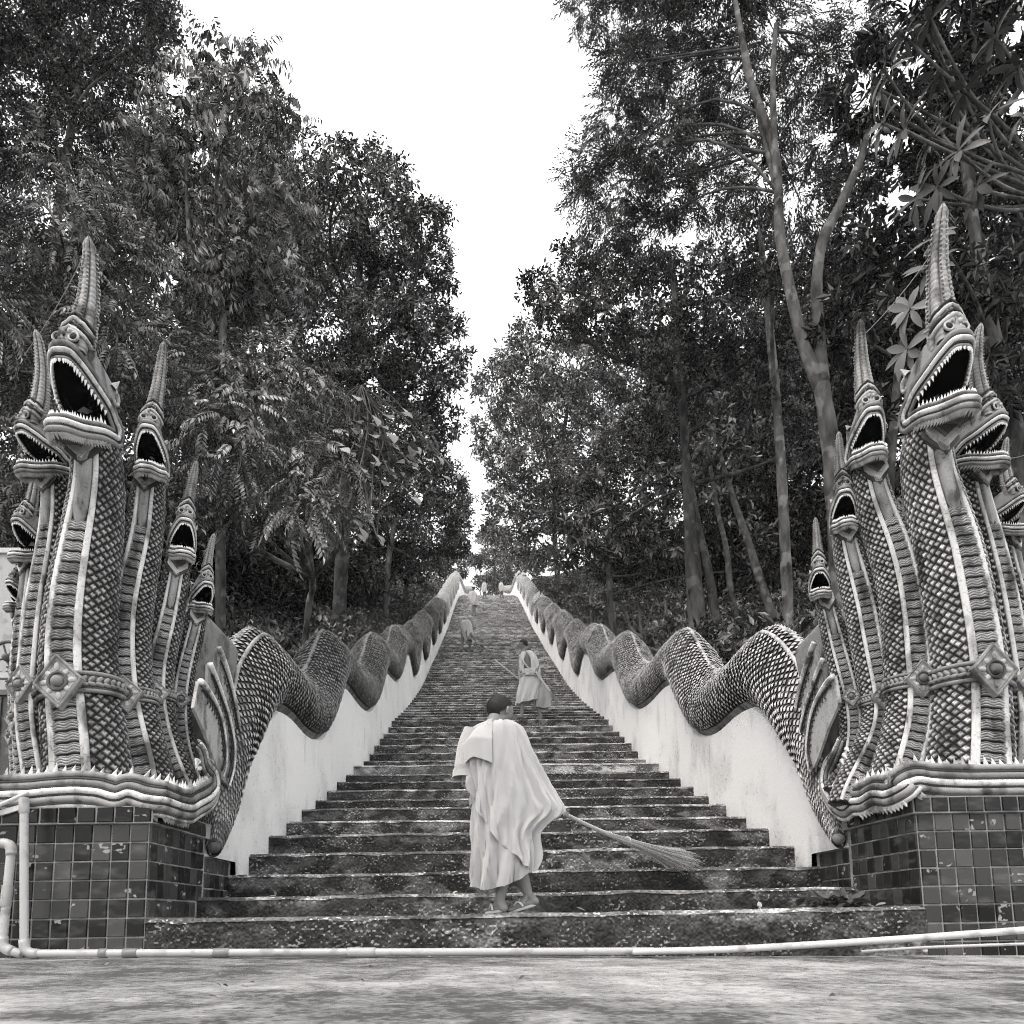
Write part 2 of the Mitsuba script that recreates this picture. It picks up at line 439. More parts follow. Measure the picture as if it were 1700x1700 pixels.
# ------------------------------------------------------------------ tiled pedestals
def tiles_on(parent, rng, o, du, dv, nrm_, us, vs, lo, hi, skip=None):
    """One glazed tile per cell of the lattice us x vs on the plane o + u du + v dv."""
    du, dv, nn = map(np.asarray, (du, dv, nrm_))
    for i in range(len(us) - 1):
        for j in range(len(vs) - 1):
            if skip and skip(0.5 * (us[i] + us[i + 1]), 0.5 * (vs[j] + vs[j + 1])):
                continue
            g = 0.003 + 0.003 * rng.random()
            a, b, c, d = us[i] + g, us[i + 1] - g, vs[j] + g, vs[j + 1] - g
            if b - a < 0.01 or d - c < 0.01: continue
            h = 0.008 + 0.003 * rng.random(); e = 0.004
            tx, ty = rng.normal(0, 0.0022, 2)
            q = [(a, c), (b, c), (b, d), (a, d)]; q2 = [(a + e, c + e), (b - e, c + e), (b - e, d - e), (a + e, d - e)]
            V = np.array([o + u * du + v * dv for u, v in q] + [o + u * du + v * dv + nn * (h + (tx if n_ in (0, 3) else -tx) + (ty if n_ < 2 else -ty)) for n_, (u, v) in enumerate(q2)])
            Fc = [[4, 5, 6], [4, 6, 7]]
            for n_ in range(4):
                m_ = (n_ + 1) % 4
                Fc += [[n_, m_, 4 + m_], [n_, 4 + m_, 4 + n_]]
            Fc = np.array(Fc)
            if np.dot(np.cross(du, dv), nn) < 0: Fc = Fc[:, ::-1]
            t = lo + (hi - lo) * rng.random() ** 1.6
            part(parent, 'tile', (V, Fc, t), 'mat_tile')


scene['mat_grout'] = two(princ(proc(lambda p, n, uv: g3(dr.clip(0.10 + 0.30 * fbm(p.x * 8, p.y * 8, p.z * 8, 3), 0, 0.7))), 0.9, 0.2))
CAPZ = 0.985
for side, nm in ((-1, 'left'), (1, 'right')):
    rng = np.random.default_rng(11 + side)
    xf = XC + side * 2.44
    k = thing('tiled_pedestal', f'plinth covered with dark square glazed tiles under the {nm} serpent statue', 'pedestal')
    x_out = xf + side * 2.4
    core = [box(min(xf, x_out), max(xf, x_out), 4.935, 5.9, -0.4, 0.872, 0.4), box(min(xf, xf + side * 0.6), max(xf, xf + side * 0.6), 5.9, 6.5, -0.4, 0.745, 0.4)]
    part(k, 'core', cat(core), 'mat_grout')
    xc0 = xf - side * 0.03
    part(k, 'cap', box(min(xc0, x_out), max(xc0, x_out), 4.905, 5.93, 0.872, CAPZ - 0.004, 0.4), 'mat_grout')
    tw = 0.1145
    nfront = 13
    us = np.array([i * tw + (rng.normal(0, 0.0015) if i else 0) for i in range(nfront)])
    vs = np.array([0.872 - i * 0.117 for i in range(9)])[::-1]
    lo, hi = (0.012, 0.075) if side < 0 else (0.014, 0.085)
    front = np.array([xf, 4.934, 0.0])
    tiles_on(k, rng, front, (side, 0, 0), (0, 0, 1), (0, -1, 0), us, vs, lo, hi)
    if side > 0:
        pass
    us2 = np.array([i * 0.1145 for i in range(9)])
    vin = vs
    cx = np.array([xf - side * 0.001, 4.935, 0.0])
    below = lambda u, v: v < np.interp(4.935 + u, [4.93, 5.77, 5.78, 6.41, 6.42], [0.2, 0.2, 0.36, 0.36, 0.56])
    tiles_on(k, rng, cx, (0, 1, 0), (0, 0, 1), (-side, 0, 0), us2, vin, lo * 0.7, hi * 0.8, below)
    us3 = np.array([0.965 + i * 0.107 for i in range(6)])
    vs3 = np.array([0.735 - i * 0.115 for i in range(5)])[::-1]
    tiles_on(k, rng, cx, (0, 1, 0), (0, 0, 1), (-side, 0, 0), us3, vs3, lo * 0.8, hi * 0.9, below)
    capf = np.array([xc0, 4.904, 0.876])
    tiles_on(k, rng, capf, (side, 0, 0), (0, 0, 1), (0, -1, 0), us + 0.004, np.array([0.0, 0.102]), 0.006, 0.03)
    tiles_on(k, rng, np.array([xc0 - side * 0.001, 4.905, 0.876]), (0, 1, 0), (0, 0, 1), (-side, 0, 0), np.array([i * 0.1145 for i in range(9)]), np.array([0.0, 0.102]), 0.006, 0.02)

# ------------------------------------------------------------------ pipes on the court
def pipe(name, label, pts, r, g=0.55, joints=(), n=14, jg=0.25):
    P = smooth_path(pts, max(24, 6 * len(pts)))
    k = thing(name, label, 'pipe')
    part(k, 'tube', tube(P, r, n, g), 'mat_pvc', True)
    for a, b, gg in joints:
        Q = smooth_path(P, 400)[int(a * 399):int(b * 399) + 2]
        part(k, 'coupling', tube(Q, r * 1.22, n, gg), 'mat_pvc', True)
    return k


def bentpipe(name, label, corners, r, g, rb=0.07, joints=(), jg=0.25):
    """Straight runs with rounded elbows."""
    C = [np.asarray(c, float) for c in corners]
    pts = [C[0]]
    for a, b, c in zip(C[:-2], C[1:-1], C[2:]):
        u, v = nrm(a - b), nrm(c - b)
        for t in np.linspace(0, 1, 7):
            pts.append((1 - t) ** 2 * (b + rb * u) + 2 * t * (1 - t) * b + t ** 2 * (b + rb * v))
    pts.append(C[-1])
    k = thing(name, label, 'pipe')
    P = np.array(pts)
    part(k, 'tube', tube(P, r, 14, g), 'mat_pvc', True)
    for i, (b, ) in enumerate([(x,) for x in C[1:-1]]):
        Q = np.array([p for p in pts if np.linalg.norm(p - b) < rb * 1.02])
        if len(Q) > 2:
            part(k, 'elbow', tube(np.vstack([Q[0] + (Q[0] - Q[1]) * 1.2, Q, Q[-1] + (Q[-1] - Q[-2]) * 1.2]), r * 1.22, 14, g * 0.9), 'mat_pvc', True)
    for p, q, gg in joints:
        part(k, 'coupling', tube(np.array([p, q]), r * 1.2, 14, gg), 'mat_pvc', True)
    return k


yp = 4.78
h0 = at(40, 1583, yp)
def run(x, Y=4.78): return at(x, 1583 - (x - 40) * 0.0035, Y)
bentpipe('drain_pipe', 'grey upright plastic pipe with an elbow running on along the foot of the stairs', [at(40, 1324, yp), h0, run(600), run(1085)], 0.024, 0.44, 0.06,
         [(run(165), run(178), 0.2), (run(205), run(228), 0.18), (run(355), run(381), 0.2), (at(40, 1326, yp), at(40, 1350, yp), 0.40)])
bentpipe('drain_pipe', 'short bent grey pipe at the left edge beside the upright pipe', [at(-40, 1398, 4.84), at(20, 1401, 4.84), at(3, 1574, 4.84), at(36, 1584, 4.84)], 0.026, 0.48, 0.05,
         [(at(9, 1505, 4.84), at(13, 1470, 4.84), 0.38)])
Pr = [at(1050, 1580, 4.74), at(1180, 1577, 4.70), at(1320, 1570, 4.62), at(1480, 1560, 4.52), at(1620, 1550, 4.40), at(1760, 1540, 4.25)]
pipe('white_pipe', 'long white plastic pipe rising away from the ground towards the right edge', Pr, 0.021, 0.58)
pipe('thin_pipe', 'thin pale pipe lying under the white pipe at right', [at(1430, 1580, 4.62), at(1560, 1572, 4.6), at(1760, 1566, 4.55)], 0.009, 0.5)
# ------------------------------------------------------------------ serpent (naga) statues
class Neck:
    """A round neck: P axis points, r radii, face = azimuth of the belly (0 = straight at the court, + towards +x)."""
    def __init__(self, P, r, face, n=90):
        P = np.asarray(P, float); r = np.asarray(r, float)
        s = np.concatenate([[0], np.cumsum(np.linalg.norm(np.diff(P, axis=0), axis=1))])
        self.L = s[-1]; u = np.linspace(0, self.L, n)
        self.u = u; self.P = CubicSpline(s, P)(u); self.r = PchipInterpolator(s, r)(u)
        t = nrm(np.gradient(self.P, axis=0))
        f = np.array([math.sin(math.radians(face)), -math.cos(math.radians(face)), 0.0])
        self.b = nrm(f - t * (t @ f)[:, None]); self.s = np.cross(self.b, t)  # s: to the viewer's right when facing the belly... +x side
        if self.s[:, 0].mean() < 0: self.s = -self.s
        self.t = t

    def at(self, u, a, h):
        """Surface point: along u (metres), around a (radians, 0 = belly, + to +x), h above the skin."""
        u, a, h = np.broadcast_arrays(np.asarray(u, float), a, h)
        I = lambda A: np.stack([np.interp(u, self.u, A[:, k]) for k in range(3)], -1)
        R = np.interp(u, self.u, self.r) + h
        return I(self.P) + R[..., None] * (np.cos(a)[..., None] * I(self.b) + np.sin(a)[..., None] * I(self.s))


def patch(nk, us, as_, h, g):
    """A sheet on the neck: us (n), as_ (m), h and g (n, m)."""
    U, A = np.meshgrid(us, as_, indexing='ij')
    V = nk.at(U, A, h)
    Fc = grid_faces(*U.shape)
    return V.reshape(-1, 3), Fc, np.broadcast_to(g, U.shape).reshape(-1)


SC_U = np.array([0, 1, 2, 1]) ; 


def scale_pieces(nk, u, a, du, da, h0, tone, rng):
    """Vectorised diamond scales at centres (u, a), half sizes du (metres) and da (radians). Returns per scale verts (k, 13, 3), faces, greys (k, 13)."""
    k = len(u)
    #           outer diamond: bottom, right, top, left ; inner raised ; heart notch
    ou = np.array([-1, 0, 1, 0]); oa = np.array([0, 1, 0, -1])
    iu = np.array([-.62, .06, .60, .06]); ia = np.array([0, .60, 0, -.60])
    eu = np.array([-.25, .30, .12, .30]); ea = np.array([0, .36, 0, -.36])
    cu = np.concatenate([ou, iu, eu, [-0.0]]); ca = np.concatenate([oa, ia, ea, [0.0]])
    h = np.concatenate([[0.004, 0.0, -0.002, 0.0], [0.017, 0.012, 0.006, 0.012], [0.019, 0.015, 0.010, 0.015], [0.018]]) * h0
    U = u[:, None] + du * (cu[None] * (1 + rng.normal(0, .06, (k, 1))) + rng.normal(0, .07, (k, 1))); A = a[:, None] + da[:, None] * (ca[None] * (1 + rng.normal(0, .05, (k, 1))) + rng.normal(0, .06, (k, 1)))
    jit = 1 + 0.22 * (rng.random((k, 1)) - 0.5)
    V = nk.at(U, A, h[None] * jit)
    gg = np.concatenate([[.05] * 4, [.45] * 4, [1.25, 1.2, .60, 1.2], [0.85]])
    G = tone * gg[None] * (0.55 + 0.8 * rng.random((k, 1)))
    f = []
    for i in range(4):
        j = (i + 1) % 4
        f += [[i, j, 4 + j], [i, 4 + j, 4 + i], [4 + i, 4 + j, 8 + j], [4 + i, 8 + j, 8 + i], [8 + i, 8 + j, 12]]
    return V, np.array(f), G


def merge_k(V, f, G):
    k, n = V.shape[:2]
    return V.reshape(-1, 3), (f[None] + (np.arange(k) * n)[:, None, None]).reshape(-1, 3), G.reshape(-1)


def build_neck(root, nk, spec, rng, k):
    """Skin, two pale strips, belly plates, scales; returns the key of the neck part."""
    name = part(root, 'neck', tube(nk.P, nk.r, 30, 0.022), 'mat_paint', True)
    ab = spec.get('ab', 0.40); sw = 0.10
    u0, u1 = 0.02, nk.L - spec.get('bare', 0.0)
    tone = spec.get('tone', 0.42)
    for sg in (-1, 1):
        us = np.linspace(u0, nk.L - 0.02, 70)
        as_ = sg * (ab + sw * np.array([-1, -1, -.75, 0, .75, 1, 1]))
        h = np.array([0, .018, .023, .025, .023, .018, 0]) * spec.get('hk', 1.0)
        part(name, 'pale_strip', patch(nk, us, as_, h[None] * np.ones((70, 1)), 0.62), 'mat_paint', True)
    # belly plates
    ds = spec['ds']; n = int((u1 - u0) / ds)
    av = np.linspace(-ab + sw * .7, ab - sw * .7, 13)
    v = np.linspace(0, 1, 13)
    wave = np.cos(av / (ab - sw * .7) * np.pi * 2.0)
    prof = np.array([0.0, .016, .022, .012, .020, .025, .014, .021, .026, .014, .020, .012, 0.0])
    tint = np.array([.02, .30, .52, .06, .40, .56, .06, .40, .56, .06, .34, .08, .02])
    for i in range(n):
        ua = u0 + i * ds
        U = ua + ds * (v[:, None] * 0.93) - 0.10 * ds * wave[None] * np.sin(np.pi * v)[:, None] ** 0.5
        A = np.broadcast_to(av[None], U.shape)
        V = nk.at(U, A, (prof * (ds / 0.075) ** 0.7)[:, None] * np.ones_like(U))
        q = tint[:, None] * (0.75 + 0.4 * rng.random()) * spec.get('btone', 1.0) * np.ones_like(U)
        part(name, 'belly_plate', (V.reshape(-1, 3), grid_faces(*U.shape), q.reshape(-1)), 'mat_paint', True)
    # scales
    d = spec['sc']
    rows = np.arange(u0, nk.L - 0.02, d * 0.5)
    US, AS, DA = [], [], []
    for i, uu in enumerate(rows):
        R = np.interp(uu, nk.u, nk.r)
        Rm = nk.r.mean()
        m = int(round((2.55 - ab - sw) * Rm / d))
        step = (2.55 - ab - sw) / m
        for sg in (-1, 1):
            a = ab + sw + step * (np.arange(m) + (0.5 if i % 2 else 0.0)) + step * 0.3
            US += [uu] * m; AS += list(sg * a); DA += [step * 0.50] * m
    US, AS, DA = map(np.array, (US, AS, DA))
    V, f, G = scale_pieces(nk, US, AS, d * 0.50, DA * 0.98, spec.get('hk', 1.0), tone, rng)
    cen = V.mean(1); rad = cen - np.stack([np.interp(US, nk.u, nk.P[:, q]) for q in range(3)], -1)
    facing = (nrm(rad) * nrm(EYEP - cen)).sum(1)
    vis = facing > -0.25
    V, G, facing = V[vis], G[vis], facing[vis]
    own = spec.get('own', 0)
    order = np.argsort(-facing)
    sel = order[:own]
    for q in sel:
        part(name, 'scale', (V[q], f, G[q]), 'mat_paint')
    rest = order[own:]
    part(name, 'small_scales', merge_k(V[rest], f, G[rest]), 'mat_paint', kind='stuff', label='rows of small diamond scales')
    return name


def build_belt(root, nk, ub, k, slope=0.0):
    """Carved belt with a diamond medallion round the front of a neck."""
    aa = np.linspace(-1.75, 1.75, 46)
    du = lambda a: ub + slope * a
    name = part(root, 'belt', patch(nk, np.linspace(-0.06, 0.06, 5) * k, aa, 0, 0), 'mat_paint', True) if False else None
    U = du(aa)[None] + (np.linspace(-0.07, 0.07, 7) * k)[:, None]
    hh = (np.array([0.0, .03, .034, .03, .034, .03, 0.0]) * k)[:, None] * np.ones((1, 46))
    V = nk.at(U, aa[None] * np.ones((7, 1)), hh)
    name = part(root, 'belt', (V.reshape(-1, 3), grid_faces(7, 46), 0.12), 'mat_paint', True)
    for o in (-0.062, 0.062):
        P = nk.at(du(aa) + o * k, aa, 0.032 * k)
        part(name, 'rail', tube(P, 0.015 * k, 7, 0.26), 'mat_paint', True)
    braid = []
    for a in np.arange(-1.7, 1.71, 0.17):
        for sg in (-1, 1):
            c = nk.at(du(a) + sg * 0.017 * k, a, 0.042 * k); c2 = nk.at(du(a) + sg * 0.024 * k, a + 0.05, 0.042 * k)
            tt = nrm(nk.at(du(a) + 0.02, a + 0.17 * (1 if a > 0 else -1), 0.042 * k) - nk.at(du(a) - sg * 0.03, a, 0.042 * k))
            rr = nrm(np.cross(tt, nk.at(ub, a, 1.0) - nk.at(ub, a, 0.0)))
            nn = np.cross(rr, tt)
            braid.append(ball(c, (0.030 * k, 0.015 * k, 0.013 * k), 0.27, 1, np.stack([tt, rr, nn], 1)))
    part(name, 'braid', cat(braid), 'mat_paint', True)
    # diamond
    c = nk.at(ub, 0.0, 0.035 * k); n = nrm(nk.at(ub, 0.0, 1.0) - nk.at(ub, 0.0, 0.0)); up = nrm(nk.at(ub + 0.1, 0.0, 0) - nk.at(ub - 0.1, 0.0, 0)); ri = np.cross(up, n)
    if ri[0] < 0: ri = -ri
    w, h = 0.155 * k, 0.185 * k
    to = lambda x, y, z: c + x * ri + y * up + z * n
    dm = part(root, 'medallion', extrude([(-w, 0), (0, -h), (w, 0), (0, h)], lambda x, y: to(x, y, -0.03 * k), n * 0.055 * k, 0.36), 'mat_paint')
    fr = np.array([to(x, y, 0.026 * k) for x, y in ((-w, 0), (0, -h), (w, 0), (0, h))])
    bars = []
    for rr_, off, g in ((0.95, 0.0, 0.24), (0.80, 0.003, 0.30)):
        for i in range(4):
            a, b = to(0, 0, 0.026 * k) + rr_ * (fr[i] - to(0, 0, 0.026 * k)), to(0, 0, 0.026 * k) + rr_ * (fr[(i + 1) % 4] - to(0, 0, 0.026 * k))
            bars.append(tube(np.array([a, b]), 0.0105 * k if rr_ > .9 else 0.005 * k, 6, g))
    part(dm, 'frame', cat(bars), 'mat_paint')
    th = np.linspace(0, 2 * np.pi, 25)[:-1]
    ring = np.array([to(0.058 * k * math.cos(q), 0.058 * k * math.sin(q), 0.030 * k) for q in th])
    part(dm, 'ring', tube(ring, 0.011 * k, 8, 0.10, closed=True), 'mat_paint', True)
    part(dm, 'boss', ball(to(0, 0, 0.030 * k), (0.040 * k,) * 3, 0.22, 2), 'mat_paint', True)
    pet = []
    for q in range(8):
        a = q * np.pi / 4; d_ = 0.088 if q % 2 == 0 else 0.074
        e = (0.9 * (h if q % 4 == 2 else w) if q % 2 == 0 else 0.1 * k)
        cpos = to(d_ * k * math.cos(a), d_ * k * (1.12 if q % 4 == 2 else 1) * math.sin(a), 0.026 * k)
        t_ = math.cos(a) * ri + math.sin(a) * up; s_ = np.cross(n, t_)
        pet.append(ball(cpos, (0.030 * k, 0.019 * k, 0.010 * k), 0.44, 1, np.stack([t_, s_, n], 1)))
    part(dm, 'petals', cat(pet), 'mat_paint', True)


def build_head(root, O, yaw, pitch, k, spire, gape=1.0, tone=1.0, roll=0.0, lean=(0, 0)):
    """Open-mouthed serpent head; O = middle of the jaw hinge; yaw 0 looks at the court (-y), + to +x."""
    ya, pi_ = math.radians(yaw), math.radians(pitch)
    fwd = np.array([math.sin(ya) * math.cos(pi_), -math.cos(ya) * math.cos(pi_), math.sin(pi_)])
    sid = np.array([math.cos(ya), math.sin(ya), 0.0]); up = np.cross(sid, fwd) * 1.0
    if up[2] < 0: up = -up
    ro = math.radians(roll); sid, up = math.cos(ro) * sid + math.sin(ro) * up, -math.sin(ro) * sid + math.cos(ro) * up
    to = lambda f, s, w: O + k * (np.multiply.outer(f, fwd) + np.multiply.outer(s, sid) + np.multiply.outer(w, up))
    L, gu, gl = 0.43, 0.185 * gape, 0.175 * gape
    def U(psi, dz=0.0, out=0.0, lower=False):
        c, s_ = np.cos(psi), np.sin(psi)
        f = L * np.abs(c) ** 0.75
        hw = np.interp(f, [0, L * .5, L], [0.155, 0.138, 0.100])
        s = np.sign(s_) * np.abs(s_) ** 0.55 * hw
        x = f / L
        if lower:
            f2 = f * 0.96; w = -gl * x ** 0.95 - dz + 0.012 * np.sin(x * np.pi * 2)
        else:
            f2 = f; w = gu * x ** 0.72 + dz + 0.02 * np.exp(-((x - 1) / 0.12) ** 2) + 0.008 * np.sin(x * np.pi * 3)
        nn = np.stack([c, s_ * 0.9], -1); nn /= np.linalg.norm(nn, axis=-1, keepdims=True)
        return f2 + out * nn[..., 0], s + out * nn[..., 1] + np.sign(s_) * 0.0, w
    ps = np.linspace(-np.pi / 2, np.pi / 2, 37)
    def loop(d, out):
        fu, su, wu = U(ps, d, out)
        fl, sl, wl = U(ps[::-1], d, out, True)
        # hinge corner: pushed back by d
        def corner(s):
            q = np.linspace(0.15, 0.85, 5) * np.pi
            return np.stack([-d * 1.1 * np.sin(q), np.full(5, s), d * np.cos(q)], -1)
        A = np.stack([fu, su, wu], -1); B = np.stack([fl, sl, wl], -1)
        P = np.vstack([A, corner(A[-1, 1]), B, corner(A[0, 1])[::-1]])
        return to(P[:, 0], P[:, 1], P[:, 2])
    # skull and jaw
    pts = []
    fu, su, wu = U(np.linspace(-np.pi / 2, np.pi / 2, 15), 0.095, -0.004)
    pts += list(np.stack([fu, su, wu], -1))
    fu, su, wu = U(np.linspace(-np.pi / 2, np.pi / 2, 15), 0.035, -0.014)
    pts += list(np.stack([fu, su, wu], -1))
    t0 = gu
    pts += [(L * .93, .035, t0 + .17), (L * .93, -.035, t0 + .17), (L * .72, .062, t0 + .25), (L * .72, -.062, t0 + .25), (L * .35, .085, t0 + .27), (L * .35, -.085, t0 + .27), (-.06, .12, t0 + .17), (-.06, -.12, t0 + .17),
            (-.17, .10, .12), (-.17, -.10, .12), (-.15, .10, .045), (-.15, -.10, .045)]
    pts = np.array(pts)
    name = part(root, 'head', hull(to(pts[:, 0], pts[:, 1], pts[:, 2]), 0.27 * tone), 'mat_paint')
    pts = []
    for dz in (0.035, 0.105):
        fl, sl, wl = U(np.linspace(-np.pi / 2, np.pi / 2, 15), dz, -0.014 if dz < .1 else -0.004, True)
        pts += list(np.stack([fl, sl, wl], -1))
    pts += [(L * .70, .05, -gl - .085), (L * .70, -.05, -gl - .085), (L * .2, .08, -.15), (L * .2, -.08, -.15), (-.14, .09, -.13), (-.14, -.09, -.13), (-.14, .09, -.05), (-.14, -.09, -.05)]
    pts = np.array(pts)
    part(name, 'lower_jaw', hull(to(pts[:, 0], pts[:, 1], pts[:, 2]), 0.13 * tone), 'mat_paint')
    # dark mouth lining (the roof and floor of the mouth)
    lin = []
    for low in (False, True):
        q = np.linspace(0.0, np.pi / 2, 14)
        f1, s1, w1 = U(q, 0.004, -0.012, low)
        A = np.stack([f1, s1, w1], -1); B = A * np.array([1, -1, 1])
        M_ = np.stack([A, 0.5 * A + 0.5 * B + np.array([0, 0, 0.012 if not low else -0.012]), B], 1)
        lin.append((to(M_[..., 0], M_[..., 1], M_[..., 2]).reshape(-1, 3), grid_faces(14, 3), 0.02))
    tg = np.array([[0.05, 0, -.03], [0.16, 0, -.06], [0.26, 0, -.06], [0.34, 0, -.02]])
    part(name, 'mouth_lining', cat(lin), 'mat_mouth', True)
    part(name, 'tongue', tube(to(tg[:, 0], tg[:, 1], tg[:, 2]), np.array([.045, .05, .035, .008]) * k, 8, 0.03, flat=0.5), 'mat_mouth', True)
    # banded lips
    for d, out, r, g in ((0.008, 0.0, 0.013, 0.24), (0.030, 0.006, 0.011, 0.03), (0.055, 0.012, 0.021, 0.72), (0.083, 0.010, 0.011, 0.03), (0.108, 0.006, 0.022, 0.27 * tone)):
        part(name, 'lip_band', tube(loop(d, out), r * k, 7, g, closed=True), 'mat_paint', True)
    # teeth
    q = np.linspace(-1.42, 1.42, 33)
    f1, s1, w1 = U(q, -0.004, 0.0); big = 0.030 + 0.014 * (np.abs(np.sin(q)) > .5) + 0.006 * np.sin(np.arange(33) * 2.3)
    part(name, 'upper_teeth', cones(to(f1, s1, w1), to(f1 + .004, s1, w1 - big * gape ** .5), 0.0115 * k, 6, 0.80), 'mat_plain', kind='stuff', label='row of white pointed upper teeth')
    f1, s1, w1 = U(q, -0.004, 0.0, True)
    part(name, 'lower_teeth', cones(to(f1, s1, w1), to(f1 + .006, s1, w1 + big * 0.85 * gape ** .5), 0.0105 * k, 6, 0.80), 'mat_plain', kind='stuff', label='row of white pointed lower teeth')
    for sg in (-1, 1):
        part(name, 'fang', cat([cones(to(.10, sg * .125, -.055), to(.125, sg * .125, .03 * gape), 0.02 * k, 8, 0.8)]), 'mat_plain')
    # fringe under the jaw and behind the cheeks
    fl, sl, wl = U(np.linspace(-1.5, 1.5, 41), 0.125, 0.004, True)
    B = np.stack([fl, sl, wl], -1)
    part(name, 'jaw_fringe', cones(to(B[:, 0], B[:, 1], B[:, 2]), to(B[:, 0] - .045, B[:, 1] * 1.05, B[:, 2] - .034), 0.017 * k, 5, 0.55), 'mat_paint', kind='stuff', label='pale pointed fringe under the jaw')
    for sg in (-1, 1):
        ck = [cones(to(-.09 + .01 * i, sg * .115, w), to(-.15 - .02 * (i % 2), sg * (.175 + .012 * (i % 2)), w + .045), 0.032 * k, 6, 0.50) for i, w in enumerate((-.12, -.03, .07))]
        part(name, 'cheek_spikes', cat(ck), 'mat_paint')
        th = np.linspace(0, 4.6, 22); sp = 0.058 - 0.009 * th
        part(name, 'ear_scroll', tube(to(-.06 + sp * np.cos(th + 1.2), np.full(22, sg * .125), .27 + sp * np.sin(th + 1.2)), np.linspace(.020, .008, 22) * k, 7, 0.5), 'mat_paint', True)
        part(name, 'ear_spike', cat([cones(to(-.02, sg * .115, .33), to(-.06, sg * .15, .42), 0.036 * k, 6, 0.45)]), 'mat_paint')
        # eyes and brows
        c = np.array([L * .86, sg * .047, gu + .215])
        part(name, 'eye', ball(to(*c), np.array([.030, .028, .030]) * k, 0.01, 2), 'mat_plain', True)
        th = np.linspace(0, 2 * np.pi, 21)[:-1]
        part(name, 'eye_ring', tube(to(c[0] + .018 + 0 * th, c[1] + sg * .006 + .030 * np.cos(th), c[2] + .030 * np.sin(th)), 0.0085 * k, 7, 0.5 * tone, closed=True), 'mat_paint', True)
        bq = np.linspace(0, 1, 10)
        part(name, 'brow', tube(to(L * .93 - .25 * bq, sg * (.02 + .07 * np.sin(bq * 2.2)), gu + .25 + .12 * bq ** 1.3), (0.022 - .014 * bq) * k, 7, 0.42 * tone), 'mat_paint', True)
    part(name, 'nose', ball(to(L * .97, 0, gu + .155), np.array([.03, .034, .032]) * k, 0.30 * tone, 2), 'mat_paint', True)
    # leaf between the eyes and the tall grooved crest
    leaf = [(0, -.075), (.035, -.03), (.03, .03), (0, .11), (-.03, .03), (-.035, -.03)]
    part(name, 'forehead_leaf', extrude(leaf, lambda x, y: to(L * .80 - y * .35, x, gu + .30 + y), -fwd * .05 * k, 0.5 * tone), 'mat_paint')
    sp = spire
    base_f, base_w = L * .60, gu + .15
    zz = np.array([0, .14, .34, .58, .82, 1.0])
    path = np.stack([base_f + .02 + np.array([0, -.03, -.07, -.08, -.05, 0.0]) * sp + lean[0] * zz, lean[1] * zz, base_w + zz * 0.98 * sp], -1)
    pp = smooth_path(path, 64)
    zt = np.linspace(0, 1, 64)
    rs = np.interp(zt, [0, .08, .25, .5, .75, .95, 1], [.118, .126, .104, .082, .064, .044, .012]) * (0.55 + 0.45 * sp)
    rs = rs * (1 + .05 * np.sin(zt * 150) * (zt > .12) * (zt < .95))
    na = 36; th = np.arange(na) * 2 * np.pi / na
    groove = 0.70 + 0.30 * np.abs(np.cos(th * 3)) ** 0.6
    gv = np.where(np.abs(np.cos(th * 3)) < 0.40, 0.02, 0.30 * tone) * 1.0
    ring_f = np.cos(th) * 1.0 * groove; ring_s = np.sin(th) * 0.88 * groove
    V = to(pp[:, None, 0] + rs[:, None] * ring_f[None], pp[:, None, 1] + rs[:, None] * ring_s[None], pp[:, None, 2] + 0 * th[None]).reshape(-1, 3)
    cr = part(name, 'crest', (V, grid_faces(64, na, False, True), np.broadcast_to(gv[None] * (1 + .35 * np.sin(zt * 150))[:, None], (64, na)).reshape(-1)), 'mat_paint', True)
    se = []
    for sg in (-1, 1):
        i = np.arange(6, 58, 2)
        b0 = to(pp[i, 0] - .2 * rs[i], pp[i, 1] + sg * rs[i] * .84, pp[i, 2]); b1 = to(pp[i, 0] - .2 * rs[i], pp[i, 1] + sg * (rs[i] * .84 + .010), pp[i, 2] + .012)
        se.append(cones(b0, b1, 0.012 * k, 5, 0.42 * tone))
        i = np.arange(5, 57, 2)
        se.append(ball_row(to(pp[i, 0] + .93 * rs[i], pp[i, 1] + sg * rs[i] * .30, pp[i, 2]), 0.0085 * k, 0.40 * tone))
    part(cr, 'beads', cat(se), 'mat_paint') if False else part(name, 'crest_beads', cat(se), 'mat_paint', kind='stuff', label='beads and serrations along the crest')
    # chevrons stepping up the foot of the crest
    arcs = []
    for i, dz in enumerate((.06, .11, .16, .21)):
        q = np.linspace(-1.5, 1.5, 19); zc = (dz + .11 * (1 - np.abs(q) / 1.5)) / 0.98
        rr = np.interp(zc / sp, zt, rs) + .006
        arcs.append(tube(to(np.interp(zc / sp, zt, pp[:, 0]) + rr * np.cos(q), np.interp(zc / sp, zt, pp[:, 1]) + rr * .88 * np.sin(q), base_w + zc), (0.015, .010, .015, .010)[i] * k, 6, (0.5, 0.03, 0.5, .03)[i] * tone))
    part(name, 'brow_arcs', cat(arcs), 'mat_paint', True)
    return name


_ic1v, _ic1f = np.array(_ico[1].vertices), np.array(_ico[1].faces)


def ball_row(C, r, g):
    V = (C[:, None] + _ic1v[None] * r).reshape(-1, 3)
    return V, (_ic1f[None] + (np.arange(len(C)) * len(_ic1v))[:, None, None]).reshape(-1, 3), col(V, g)


